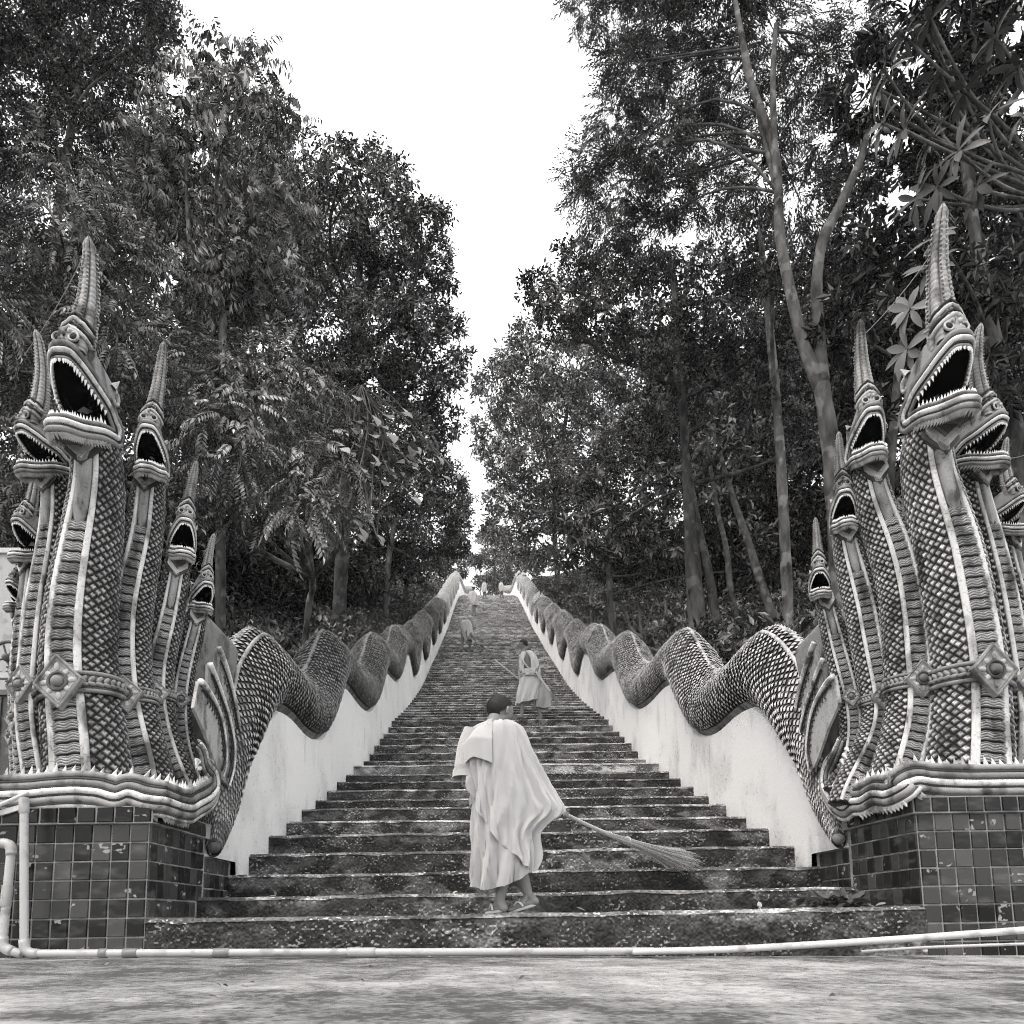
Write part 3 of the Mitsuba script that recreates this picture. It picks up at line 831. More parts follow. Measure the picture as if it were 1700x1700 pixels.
def throat(root, nk, k):
    """Pendant under the chin and the smooth beard on the throat."""
    us = np.linspace(nk.L - 0.10 * k, nk.L - 0.72 * k, 18); as_ = np.linspace(-1, 1, 9)
    wid = 0.30 * np.interp(np.linspace(0, 1, 18), [0, .3, .85, .95, 1], [1.2, 1, .85, .6, .02])
    U = us[:, None] * np.ones(9); A = wid[:, None] * as_[None]
    h = 0.05 * k * (1 - as_[None] ** 4) * np.ones((18, 1)) * np.interp(np.linspace(0, 1, 18), [0, .8, 1], [1.4, 1, .1])[:, None]
    part(root, 'throat_beard', (nk.at(U, A, h).reshape(-1, 3), grid_faces(18, 9)[:, ::-1], 0.30), 'mat_paint', True)
    for w, hh, g in ((.19, .070, .06), (.155, .088, .62), (.105, .104, .14)):
        w *= k / np.interp(nk.L - .15 * k, nk.u, nk.r) * 0.55
        l0 = nk.L + 0.02 * k
        lens = 0.34 * k * (w / (.19 * k / np.interp(nk.L - .15 * k, nk.u, nk.r) * 0.55)) ** .8
        pts = [(l0, -w), (l0 - lens * .55, -w * .95), (l0 - lens, 0), (l0 - lens * .55, w * .95), (l0, w)]
        V = np.vstack([nk.at(np.array([p[0] for p in pts]), np.array([p[1] for p in pts]), hh * k), nk.at(np.array([p[0] for p in pts]), np.array([p[1] for p in pts]), 0.0)])
        f = [[0, 1, 2], [0, 2, 4], [2, 3, 4]] + [x for i in range(4) for x in ([i, i + 5, i + 6], [i, i + 6, i + 1])]
        part(root, 'throat_pendant', (V, np.array(f), g), 'mat_paint')


def body_frame(side):
    """Axis of the wavy body over the wall and its frames."""
    s = np.linspace(0, SMAX, 760)
    lo = _low(s); t2 = nrm(np.gradient(lo, axis=0)); n2 = np.stack([-t2[:, 1], t2[:, 0]], 1)
    sl = np.concatenate([[0], np.cumsum(np.linalg.norm(np.diff(lo, axis=0), axis=1))])
    rad = np.interp(sl, [0, .35, .8, 1.4, 2.2, 60, sl[-1] - 2, sl[-1]], [.05, .13, .25, .36, RB, RB, RB * .95, RB * .5])
    c2 = lo + rad[:, None] * n2
    X = XC + side * (2.4 + rad - 0.08 - bend(lo[:, 0]))
    P = np.stack([X, lo[:, 0], lo[:, 1] + rad * 0.95], 1)
    t = nrm(np.gradient(P, axis=0))
    inn = np.tile([-side * 1.0, 0.0, 0.0], (len(P), 1)); upv = np.tile([0.0, 0.0, 1.0], (len(P), 1))
    ss = np.concatenate([[0], np.cumsum(np.linalg.norm(np.diff(P, axis=0), axis=1))])
    return P, t, inn, upv, ss, rad


PK = lambda a: 1.06 + 0.30 * np.exp(-((np.asarray(a) - np.pi / 2) / 0.42) ** 2)      # a keeled back


def _body_pat(p, n, uv):
    a, b = uv.x / 0.16, uv.y / 0.12
    ra = dr.floor(a)
    b = b + 0.5 * (ra - 2 * dr.floor(ra / 2))
    fa, fb = a - dr.floor(a), dr.abs(b - dr.floor(b) - 0.5)
    return smoothstep(0.16, 0.42, fa - 0.55 * fb)


scene['mat_body_far'] = {'type': 'blendbsdf', 'weight': proc(lambda p, n, uv: _body_pat(p, n, uv) * 0.85), 'a': two(princ(rgb(0.05), 0.8, 0.2)), 'b': two(princ(rgb(0.60), 0.7, 0.15))}


def build_body(root, side, rng, tone):
    P, t, inn, upv, ss, rad = body_frame(side)
    na = 40; th = np.arange(na + 1) * 2 * np.pi / na       # 0 = inner side (towards the stairs), pi/2 = top
    V = P[:, None] + rad[:, None, None] * PK(th)[None, :, None] * (np.cos(th)[None, :, None] * inn[:, None] * 0.98 + np.sin(th)[None, :, None] * upv[:, None])
    cut = int(np.searchsorted(ss, 40.0))
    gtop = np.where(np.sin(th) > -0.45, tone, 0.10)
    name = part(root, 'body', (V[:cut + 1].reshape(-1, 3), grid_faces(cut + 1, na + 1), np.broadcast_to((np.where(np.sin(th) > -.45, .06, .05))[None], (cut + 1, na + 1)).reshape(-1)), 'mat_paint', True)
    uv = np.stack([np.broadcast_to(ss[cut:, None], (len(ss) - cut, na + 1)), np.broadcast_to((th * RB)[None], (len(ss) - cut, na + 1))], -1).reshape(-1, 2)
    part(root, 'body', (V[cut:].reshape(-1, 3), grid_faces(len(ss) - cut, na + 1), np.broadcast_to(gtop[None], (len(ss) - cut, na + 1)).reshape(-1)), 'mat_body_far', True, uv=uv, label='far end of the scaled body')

    def bp(s, a, h):
        I = lambda A: np.stack([np.interp(s, ss, A[:, q]) for q in range(3)], -1)
        R = np.interp(s, ss, rad) * PK(a) + h
        return I(P) + R[..., None] * (np.cos(a)[..., None] * 0.98 * I(inn) + np.sin(a)[..., None] * I(upv))
    # overlapping scales
    d = 0.094; rows = np.arange(0.05, 40.0, d * 0.5)
    step = 0.078 / RB
    S, A = [], []
    for i, r_ in enumerate(rows):
        a = np.arange(-0.62, 3.25, step) + (step / 2 if i % 2 else 0)
        S += [r_] * len(a); A += list(a)
    S, A = np.array(S), np.array(A)
    kk = np.interp(S, ss, rad)[:, None] / RB
    cu = np.array([-1, -.35, .1, 1, .1, -.35, -.45, 0.1])[None] * d * 0.56 * (.55 + .45 * kk)
    ca = np.array([0, .62, 1.0, 0, -1.0, -.62, 0, 0]) * step * 0.5
    hh = np.array([.030, .023, .006, -.004, .006, .023, .036, .022])
    gg = np.array([1.25, 1.0, .62, .22, .62, 1.0, 1.35, .95])
    S = S + rng.normal(0, .004, len(S)); A = A + rng.normal(0, .008, len(A))
    V = bp(S[:, None] + cu, A[:, None] + ca[None], hh[None] * kk * (0.9 + 0.3 * rng.random((len(S), 1))))
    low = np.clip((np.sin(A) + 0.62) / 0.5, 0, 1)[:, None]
    G = tone * gg[None] * (0.6 + 0.7 * rng.random((len(S), 1))) * (0.45 + 0.55 * low)  # scales darker towards the underside: shade and grime put into their grey
    f = np.array([[0, 1, 6], [1, 7, 6], [1, 2, 7], [2, 3, 7], [3, 4, 7], [4, 5, 7], [5, 6, 7], [5, 0, 6]])
    if side < 0: f = f[:, ::-1]
    cen = V.mean(1); Pn = np.stack([np.interp(S, ss, P[:, q]) for q in range(3)], -1)
    facing = (nrm(cen - Pn) * nrm(EYEP - cen)).sum(1) / np.linalg.norm(cen - EYEP, axis=1) ** 2
    vis = facing > -9
    V, G, facing, S_ = V[vis], G[vis], facing[vis], S[vis]
    order = np.argsort(-facing * (S_ > 0.7)); own = 250
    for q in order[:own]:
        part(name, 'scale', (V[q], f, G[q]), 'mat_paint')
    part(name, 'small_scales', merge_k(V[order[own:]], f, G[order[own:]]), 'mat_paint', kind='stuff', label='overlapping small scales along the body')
    part(root, 'body_foot', ball(P[0] + np.array([0, 0.02, 0.02]), (rad[0] * 1.05, rad[0] * 1.1, rad[0] * .9), tone * .4, 2), 'mat_paint', True)
    # belly segments under the body and crest along the back
    seg = []
    for s0 in np.arange(0.4, 20, 0.16):
        for a0, a1 in ((-1.28, -0.98), (-0.95, -0.72)):
            U = np.array([s0, s0 + .145]); AA = np.array([a0, a1])
            q = bp(np.array([s0, s0, s0 + .145, s0 + .145]), np.array([a0, a1, a1, a0]), np.full(4, 0.016)); q2 = bp(np.array([s0, s0, s0 + .145, s0 + .145]), np.array([a0, a1, a1, a0]), np.full(4, -0.01))
            seg.append((np.vstack([q, q2]), np.array([[0, 1, 2], [0, 2, 3], [0, 4, 5], [0, 5, 1], [1, 5, 6], [1, 6, 2], [2, 6, 7], [2, 7, 3], [3, 7, 4], [3, 4, 0]]), 0.13 + 0.08 * rng.random()))
    part(name, 'belly_segments', cat(seg), 'mat_paint', kind='stuff', label='dark brick-like segments along the underside')
    sc = np.arange(0.9, 16, 0.085)
    b0 = bp(sc, np.full(len(sc), 1.62), np.zeros(len(sc))); b1 = bp(sc - 0.03, np.full(len(sc), 1.62), np.full(len(sc), 0.06))
    part(name, 'back_spikes', cones(b0, b1, 0.04, 6, tone * 1.1), 'mat_paint', kind='stuff', label='row of small spikes along the back')
    rl = np.arange(1.2, 4.6, 0.1)
    for a in (1.30, ):
        part(name, 'back_rail', tube(bp(rl, np.full(len(rl), a), np.full(len(rl), 0.02)), 0.02, 7, tone * 1.2), 'mat_paint', True)


def build_lip(root, side, pts, corner_x, xin):
    """The banded lip of the great mouth along the top of the plinth and its curled corner."""
    W = np.array([at(x, y, 4.93) if (x - corner_x) * side >= 0 else atx(x, y, xin) for x, y in pts])
    P = smooth_path(W, 150)
    t = nrm(np.gradient(P, axis=0))
    m = np.clip(np.abs(t[:, 0]) * 1.0, 0, 1)[:, None]
    outw = nrm(m * np.array([0, -1.0, 0]) + (1 - m) * np.array([-side * 1.0, 0, 0]))
    for _ in range(4): outw = nrm(np.vstack([outw[:1], (outw[:-2] + outw[1:-1] + outw[2:]) / 3, outw[-1:]]))
    nn = nrm(np.cross(t, outw))
    if nn[20, 2] < 0: nn = -nn
    name = part(root, 'lip', tube(P - outw * 0.03, np.interp(np.arange(150), [0, 120, 149], [.055, .055, .012]), 10, 0.10), 'mat_paint', True)
    for d, o, r, g in ((0.078, .012, .022, .34), (0.046, .018, .014, .04), (0.020, .026, .021, .22), (-0.006, .030, .013, .03), (-0.030, .036, .022, .74), (-0.056, .030, .013, .04), (-0.082, .026, .023, .33), (-0.108, .02, .012, .10), (-.128, .016, .015, .5)):
        part(name, 'lip_band', tube(P + nn * ((d + .03) * np.interp(np.arange(150), [0, 118, 149], [1, 1, .25]))[:, None] + outw * (o - .01), r * np.interp(np.arange(150), [0, 120, 149], [1, 1, .45]), 8, g), 'mat_paint', True)
    s = np.concatenate([[0], np.cumsum(np.linalg.norm(np.diff(P, axis=0), axis=1))])
    q = np.arange(0.04, s[-1], 0.052)
    I = lambda A: np.stack([np.interp(q, s, A[:, k]) for k in range(3)], -1)
    b = I(P) + I(nn) * 0.112 + I(outw) * .0; lean = I(t) * 0.012
    part(name, 'teeth', cones(b, b + I(nn) * (0.062 + .014 * np.sin(q * 37))[:, None] + lean, 0.019, 7, 0.72), 'mat_paint', kind='stuff', label='row of small white pointed teeth')
    q = np.arange(0.02, s[-1] * 0.62, 0.04)
    b = I(P) - I(nn) * 0.105 + I(outw) * 0.01
    part(name, 'fringe', cones(b, b - I(nn) * 0.038 - I(t) * .02 * side, 0.02, 5, 0.5), 'mat_paint', kind='stuff', label='pale fringe under the lip')
    return name


def leaf_plate(root, side, poly, X, g, depth=0.022):
    P = [atx(x, y, X) for x, y in poly]
    P = np.array(P)
    c = P.mean(0)
    k = part(root, 'collar_petal', extrude([(p[1], p[2]) for p in P], lambda a, b: np.array([X, a, b]), np.array([side * depth, 0, 0]), g), 'mat_paint')
    E = P + np.array([-side * 0.012, 0, 0])
    Q = smooth_path(np.vstack([E[:5]]), 40)
    part(k, 'white_edge', tube(Q, np.linspace(0.008, 0.024, 40), 7, 0.78), 'mat_paint', True)
    Q2 = Q + (c - Q) * 0.16
    part(k, 'dark_line', tube(Q2 + np.array([-side * .004, 0, 0]), 0.009, 6, 0.04), 'mat_paint', True)
    sc = []
    Q3 = Q + (c - Q) * 0.30
    for q in Q3[6:38:3]:
        th = np.linspace(-1.2, 2.0, 8)
        sc.append(tube(q + np.stack([0 * th - side * 0.0, .028 * np.cos(th), .028 * np.sin(th)], -1), 0.006, 5, 0.06))
    part(k, 'scroll_carving', cat(sc), 'mat_paint', kind='stuff', label='small dark carved scrolls')


def axis_neck(rows, Y0, Y1, rpx_scale=1.0):
    """rows: (px, py, r_px) bottom to top; depth runs from Y0 to Y1."""
    P, r = [], []
    n = len(rows)
    for i, (x, y, rp) in enumerate(rows):
        Y = Y0 + (Y1 - Y0) * i / (n - 1)
        P.append(at(x, y, Y)); r.append(rp / ppm(Y) * 0.97)
    w_ = 0.35 if n == 9 else 0.9
    P[-1] = w_ * P[-1] + (1 - w_) * P[-2]
    return P, r


SIDES = {}
SIDES[-1] = dict(
    necks=[  # rows, Y bottom, Y top, face, head (px, py, Y), yaw, pitch, size, crest, gape, spec
        dict(rows=[(149, 1345, 68), (148, 1290, 66), (140, 1200, 63), (133, 1100, 59), (138, 1000, 55), (151, 900, 48), (161, 815, 41), (160, 745, 36), (157, 705, 30)], Y=(5.25, 5.22), face=0,
             head=(151, 713, 5.16), yaw=0, pitch=1, k=1.0, spire=1.02, gape=1.0, lean=(-.08, 0), ub=0.80, kb=1.0, spec=dict(ds=.0775, sc=.063, own=150)),
        dict(rows=[(246, 1345, 40), (244, 1290, 39), (223, 1200, 38), (211, 1100, 36), (216, 1000, 35), (237, 900, 29), (244, 840, 26), (250, 785, 22)], Y=(5.47, 5.45), face=14,
             head=(252, 778, 5.42), yaw=16, pitch=0, k=0.64, spire=1.10, gape=0.92, lean=(0, .10), ub=0.79, kb=0.74, spec=dict(ds=.066, sc=.05, own=40)),
        dict(rows=[(316, 1340, 28), (292, 1290, 28), (264, 1200, 27), (262, 1100, 26), (276, 1040, 24), (288, 980, 21), (298, 925, 17)], Y=(5.70, 5.66), face=24,
             head=(301, 915, 5.64), yaw=27, pitch=2, k=0.56, spire=0.90, gape=0.86, lean=(0, .12), ub=0.86, kb=0.56, spec=dict(ds=.058, sc=.046, hk=.8)),
        dict(rows=[(330, 1320, 20), (312, 1280, 21), (296, 1200, 21), (302, 1120, 20), (317, 1060, 18), (328, 1010, 14)], Y=(5.92, 5.88), face=30,
             head=(332, 1004, 5.86), yaw=36, pitch=2, k=0.46, spire=0.92, gape=0.8, lean=(0, .12), ub=0.75, kb=0.45, spec=dict(ds=.052, sc=.042, hk=.7)),
        dict(rows=[(90, 1345, 40), (86, 1290, 40), (72, 1200, 38), (75, 1100, 37), (84, 1000, 34), (98, 900, 30), (100, 830, 26), (94, 785, 22)], Y=(5.50, 5.45), face=-18,
             head=(92, 776, 5.42), yaw=-24, pitch=-2, k=0.66, spire=1.15, gape=0.85, ub=0.86, kb=0.74, spec=dict(ds=.066, sc=.05)),
        dict(rows=[(60, 1340, 28), (58, 1250, 28), (52, 1150, 27), (54, 1050, 25), (60, 980, 22), (62, 925, 18)], Y=(5.78, 5.72), face=-30,
             head=(62, 918, 5.70), yaw=-14, pitch=4, k=0.52, spire=0.98, gape=1.1, ub=0.66, kb=0.56, spec=dict(ds=.058, sc=.046, hk=.8)),
        dict(rows=[(44, 1340, 20), (42, 1250, 20), (40, 1150, 20), (42, 1080, 18), (46, 1010, 15)], Y=(6.0, 5.94), face=-36,
             head=(46, 1003, 5.92), yaw=-20, pitch=4, k=0.42, spire=1.0, gape=0.9, ub=0.55, kb=0.45, spec=dict(ds=.052, sc=.042, hk=.7)),
    ],
    tone=0.30, lip=[(-60, 1322), (0, 1320), (51, 1318), (81, 1315), (122, 1312.6), (162, 1315), (195, 1323), (214, 1317), (243.5, 1325), (270.6, 1329), (292, 1337), (312, 1341), (325, 1334), (346, 1321), (355, 1304), (352, 1283), (340, 1266), (337, 1250), (327, 1234)],
    corner=246, xin=XC - 2.36)
SIDES[1] = dict(
    necks=[
        dict(rows=[(1603, 1340, 74), (1606, 1290, 71), (1609, 1200, 64), (1605, 1100, 60), (1590, 1000, 57), (1570, 900, 52), (1545, 805, 44), (1538, 735, 38), (1541, 680, 31)], Y=(5.25, 5.22), face=0,
             head=(1546, 688, 5.16), yaw=0, pitch=3, k=1.02, spire=1.12, gape=0.84, lean=(.06, .06), ub=0.89, kb=1.0, spec=dict(ds=.0775, sc=.066, own=150, tone=.50)),
        dict(rows=[(1478, 1345, 42), (1490, 1290, 43), (1512, 1200, 42), (1510, 1100, 41), (1500, 1000, 38), (1475, 900, 35), (1452, 835, 30), (1442, 785, 25), (1438, 755, 22)], Y=(5.47, 5.45), face=-8,
             head=(1436, 757, 5.42), yaw=-13, pitch=2, k=0.73, spire=1.08, gape=0.8, ub=0.94, kb=0.76, spec=dict(ds=.066, sc=.055, own=40, tone=.48)),
        dict(rows=[(1404, 1340, 28), (1424, 1290, 29), (1462, 1200, 31), (1450, 1100, 30), (1430, 1000, 29), (1410, 920, 24), (1402, 872, 18)], Y=(5.70, 5.66), face=-18,
             head=(1401, 868, 5.64), yaw=-21, pitch=2, k=0.57, spire=0.90, gape=0.8, ub=0.88, kb=0.58, spec=dict(ds=.058, sc=.048, hk=.8, tone=.44)),
        dict(rows=[(1385, 1320, 20), (1402, 1290, 21), (1418, 1200, 22), (1397, 1100, 22), (1384, 1050, 20), (1368, 985, 15)], Y=(5.92, 5.88), face=-24,
             head=(1362, 981, 5.86), yaw=-24, pitch=0, k=0.48, spire=0.90, gape=0.66, ub=0.8, kb=0.46, spec=dict(ds=.052, sc=.044, hk=.7, tone=.44)),
        dict(rows=[(1672, 1345, 40), (1674, 1290, 40), (1678, 1200, 38), (1668, 1100, 36), (1652, 1000, 34), (1630, 900, 31), (1612, 825, 27), (1606, 775, 23)], Y=(5.50, 5.45), face=12,
             head=(1604, 764, 5.42), yaw=24, pitch=-1, k=0.70, spire=1.12, gape=0.86, ub=0.9, kb=0.76, spec=dict(ds=.066, sc=.052, tone=.42)),
        dict(rows=[(1725, 1340, 28), (1722, 1250, 28), (1715, 1150, 27), (1698, 1050, 25), (1676, 960, 22), (1662, 885, 18)], Y=(5.78, 5.72), face=26,
             head=(1655, 874, 5.70), yaw=26, pitch=0, k=0.52, spire=0.98, gape=1.0, ub=0.66, kb=0.56, spec=dict(ds=.058, sc=.046, hk=.8)),
        dict(rows=[(1760, 1340, 20), (1750, 1250, 20), (1738, 1150, 20), (1722, 1060, 18), (1700, 985, 15)], Y=(6.0, 5.94), face=34,
             head=(1696, 975, 5.92), yaw=30, pitch=0, k=0.42, spire=1.0, gape=0.9, ub=0.55, kb=0.45, spec=dict(ds=.052, sc=.042, hk=.7)),
    ],
    tone=0.50, lip=[(1780, 1300), (1700, 1300), (1626, 1301), (1547, 1298.6), (1522, 1295), (1502, 1303.5), (1477.6, 1317), (1453, 1317), (1433, 1328), (1418, 1330), (1406, 1339), (1391, 1333), (1379, 1318), (1371, 1298.6), (1373, 1279), (1383, 1259), (1391, 1242), (1397, 1227)],
    corner=1503, xin=XC + 2.36)
PETALS = [([(378, 1322), (395, 1282), (397, 1235), (388, 1165), (361, 1075), (356, 1120), (366, 1200), (368, 1290)], 0.34),
          ([(378, 1305), (388, 1255), (379, 1195), (363, 1145), (346, 1102), (344, 1150), (360, 1220), (366, 1290)], 0.28),
          ([(368, 1290), (374, 1262), (370, 1215), (357, 1170), (330, 1131), (322, 1175), (340, 1215), (358, 1268)], 0.42)]

for side in (-1, 1):
    S = SIDES[side]
    rng = np.random.default_rng(100 + side)
    nm = 'left' if side < 0 else 'right'
    root = thing('naga_statue', f'many-headed serpent statue with gaping toothed heads, {"darker one left" if side < 0 else "paler one right"} of the stairs', 'statue')
    for i, N in enumerate(S['necks']):
        P, r = axis_neck(N['rows'], *N['Y'])
        nk = Neck(P, r, N['face'])
        sp = dict(N['spec']); sp.setdefault('tone', S['tone']); sp['bare'] = 0.62 * N['k']
        build_neck(root, nk, sp, rng, N['k'])
        build_belt(root, nk, N['ub'] * nk.L / nk.L if N['ub'] > 1.5 else N['ub'], N['kb'], 0.0)
        throat(root, nk, N['k'])
        build_head(root, at(*N['head']), N['yaw'], N['pitch'], N['k'], N['spire'], N['gape'], 1.0, 0.0, N.get('lean', (0, 0)))
    build_body(root, side, rng, S['tone'])
    build_lip(root, side, S['lip'], S['corner'], S['xin'])
    for i, (poly, g) in enumerate(PETALS):
        pl = poly if side < 0 else [(1715 - x, y - 8) for x, y in poly]
        leaf_plate(root, side, pl, S['xin'] - side * (0.02 - 0.045 * (2 - i)) if True else 0, g)
    # plastered hood behind the necks and floor of the mouth
    hp = []
    for x, y, Yd, rr in ((60, 1060, 6.3, .16), (200, 1000, 6.3, .16), (325, 1045, 6.35, .15), (372, 1085, 6.75, .12), (345, 1230, 6.4, .10), (300, 1330, 6.2, .12), (60, 1330, 6.2, .16)):
        xx = x if side < 0 else 1715 - x
        hp.append(manifold3d.Manifold.sphere(rr, 20).translate([float(q) for q in at(xx, y, Yd)]))
    m = manifold3d.Manifold.batch_hull(hp).refine_to_length(0.12).to_mesh()
    part(root, 'hood_back', (np.array(m.vert_properties[:, :3], float), np.array(m.tri_verts), 0.22), 'mat_wall' if False else 'mat_paint', True)
    a, b = XC + side * 2.47, XC + side * 4.4
    part(root, 'mouth_floor', box(min(a, b), max(a, b), 5.02, 5.88, CAPZ - 0.02, 1.06, 0.05), 'mat_paint')
# ------------------------------------------------------------------ trees
def leaf_quad(base, d, up, ln, wd, fold=0.25):
    """A folded leaf of two triangles: base, side, tip, side."""
    d = nrm(d); s = nrm(np.cross(d, up)); n = np.cross(s, d)
    m = base + d * ln * 0.45
    return np.array([base, m + s * wd / 2 + n * wd * fold, base + d * ln - n * ln * 0.10, m - s * wd / 2 + n * wd * fold])


def template(kind, rng):
    Q = []
    Z = np.array([0, 0, 1.0])
    if kind == 'pinnate':
        for i in range(7):
            x = 0.08 + i * 0.048; p = np.array([x, 0, -0.55 * x * x * 1.6])
            for sg in (-1, 1):
                d = np.array([0.55, sg * 0.8, -0.45 - 0.25 * rng.random()])
                Q.append(leaf_quad(p, d, Z + rng.normal(0, .25, 3), 0.115 * (1 - abs(i - 3) * .05), 0.036))
        Q.append(leaf_quad(np.array([.42, 0, -.16]), np.array([.8, 0, -.6]), Z, .11, .04))
    elif kind == 'droop':
        for i in range(11):
            x = 0.03 * i; p = np.array([x, 0, 0.02 * math.sin(i) - .2 * x * x])
            d = np.array([0.35 + rng.normal(0, .2), (-1) ** i * (0.35 + .2 * rng.random()), -0.9])
            Q.append(leaf_quad(p, d, np.array([.5, 0, .5]) + rng.normal(0, .5, 3), 0.15 * (.8 + .4 * rng.random()), 0.045))
    elif kind == 'cluster':
        for i in range(12):
            p = rng.normal(0, 0.055, 3); d = rng.normal(0, 1, 3) + np.array([.6, 0, -.25])
            Q.append(leaf_quad(p, d, Z + rng.normal(0, .6, 3), 0.10 * (.7 + .6 * rng.random()), 0.042))
    elif kind == 'feather':
        for tw in range(2):
            a = rng.normal(0, .4)
            for i in range(9):
                x = 0.035 * i
                p = np.array([x, a * x, -.5 * x * x])
                d = np.array([0.75, (-1) ** i * 0.55 + a, -.45 + rng.normal(0, .2)])
                Q.append(leaf_quad(p, d, Z + rng.normal(0, .4, 3), 0.105, 0.021))
    elif kind == 'broad':
        for i in range(8):
            a = i * 2.4; p = np.array([0.02 * i, 0, 0])
            d = np.array([0.5 + .3 * rng.random(), math.cos(a), math.sin(a) * .7 - .15])
            Q.append(leaf_quad(p, d, Z + rng.normal(0, .35, 3), 0.22, 0.075))
    return np.array(Q)


def sprays(kind, P, X, rng, scale, tone, nvar=6):
    """Leaf sprays at P (n,3), each with its stalk along X (n,3)."""
    n = len(P)
    Ts = [template(kind, rng) for _ in range(nvar)]
    nl = Ts[0].shape[0]
    X = nrm(X); up = np.array([0, 0, 1.0]) + rng.normal(0, .30, (n, 3))
    Yv = nrm(np.cross(up, X)); Zv = np.cross(X, Yv)
    R = np.stack([X, Yv, Zv], 1)                                 # rows: local axes in the world
    which = rng.integers(0, nvar, n)
    sc = scale * (0.75 + 0.5 * rng.random(n))
    L = np.array(Ts)[which] * sc[:, None, None, None]
    V = np.einsum('nlqi,nij->nlqj', L, R) + P[:, None, None]
    bright_spray = (rng.random((n, 1)) < 0.34)
    g = tone * np.where(bright_spray, 1.25 + 1.0 * rng.random((n, 1)), 0.22 + 0.38 * rng.random((n, 1))) * (0.55 + 0.9 * rng.random((n, nl)))  # wide random spread: leaf variety, plus highlights and dark gaps put into tone
    V = V.reshape(-1, 3); q = np.arange(n * nl)[:, None] * 4
    Fc = np.vstack([q + np.array([[0, 1, 2]]), q + np.array([[0, 2, 3]])])
    return V, Fc, np.repeat(g.reshape(-1), 4)


LEAF_AREA = {'pinnate': 15 * .115 * .04 * .5, 'droop': 11 * .15 * .045 * .5, 'cluster': 12 * .1 * .042 * .5, 'feather': 18 * .105 * .021 * .5, 'broad': 8 * .22 * .075 * .5}


def crown(kind, clumps, K, rng, scale, tone, droop=0.25, shell=0.5):
    Ps, Xs = [], []
    for c, R in clumps:
        n = int(K * math.pi * R * R / (LEAF_AREA[kind] * scale ** 2 * 0.55)) + 3
        d = nrm(rng.normal(0, 1, (n, 3)))
        lump = 0.60 + 0.75 * meshkit.noise(d * 1.9 + rng.random(3) * 50)
        rr = R * lump * (shell + (1 - shell) * rng.random(n) ** 0.6)
        p = c + d * rr[:, None] * np.array([1, 1, .88])
        Ps.append(p)
        Xs.append(nrm(d * np.array([1, 1, .5]) + rng.normal(0, .45, (n, 3))) + np.array([0, 0, -droop]))
    return sprays(kind, np.vstack(Ps), np.vstack(Xs), rng, scale, tone)


def tree(name, label, group, kind, clumps, Y, trunk, K=2.5, scale=1.0, tone=0.08, bark=0.22, seed=0, droop=0.25, dy=0.6, extra_trunks=(), limb_r=0.05):
    """clumps: (px, py, r px[, dY]) in the photograph; trunk: (px, py, r px) from the ground up, all near depth Y."""
    rng = np.random.default_rng(seed)
    C = []
    for c in clumps:
        Yc = Y + (c[3] if len(c) > 3 else rng.normal(0, dy))
        C.append((at(c[0], c[1], Yc), c[2] / ppm(Yc) * 1.0))
    k = thing(name, label, 'tree', group)
    parts = []
    trs = [trunk] + list(extra_trunks)
    T_pts = []
    for tr in trs:
        P = np.array([at(x, y, tr_y) for x, y, r, tr_y in [(t[0], t[1], t[2], t[3] if len(t) > 3 else Y) for t in tr]])
        r = np.array([t[2] / ppm(t[3] if len(t) > 3 else Y) for t in tr])
        P[0, 2] = min(P[0, 2], float(hill_z(P[0, 0], P[0, 1])) - 0.2) if tr is trunk else P[0, 2]
        Q = smooth_path(P, 40); s = np.linspace(0, 1, 40)
        sl = np.concatenate([[0], np.cumsum(np.linalg.norm(np.diff(P, axis=0), axis=1))])
        rq = np.interp(np.linspace(0, sl[-1], 40), sl, r)
        rq = rq * (1 + 0.10 * (meshkit.noise(Q * 2.5 + seed) - .5) * 2)
        part(k, 'trunk', tube(Q, rq, 12, bark), 'mat_bark', True)
        T_pts.append(Q)
    allT = np.vstack([Q[(16 if q_ == 0 else 6):] for q_, Q in enumerate(T_pts)])
    for c, R in C:
        dh = np.linalg.norm(allT[:, :2] - c[:2], axis=1)
        below = allT[allT[:, 2] < c[2] - 0.15 * R - rng.uniform(.2, .5) * dh]
        src = below if len(below) else allT[:1]
        dd = np.linalg.norm(src - c, axis=1) + 0.0 * src[:, 2]
        j = int(np.argmin(dd)); a = src[j]
        L_ = np.linalg.norm(c - a)
        if L_ < 0.15: continue
        mid = 0.5 * (a + c) + np.array([0, 0, 0.06 * L_]) + rng.normal(0, .10 * L_, 3)
        r0 = min(limb_r, 0.014 + 0.018 * L_)
        parts.append(tube(smooth_path([a, mid, c], 9), np.linspace(r0, r0 * .35, 9), 6, bark))
        for _ in range(5):
            d = nrm(rng.normal(0, 1, 3)) * R * .85
            s0 = smooth_path([a, mid, c], 9)[int(rng.integers(4, 9))]
            e = c + d
            parts.append(tube(smooth_path([s0, .5 * (s0 + e) + rng.normal(0, .05, 3), e], 6), np.linspace(r0 * .4, r0 * .10, 6), 4, bark))
    if parts:
        part(k, 'limbs', cat(parts), 'mat_bark', True, kind='stuff')
    part(k, 'crown', crown(kind, C, K, rng, scale, tone, droop), 'mat_leaf')
    return k


LT, RT = 'trees left of the stairs', 'trees right of the stairs'
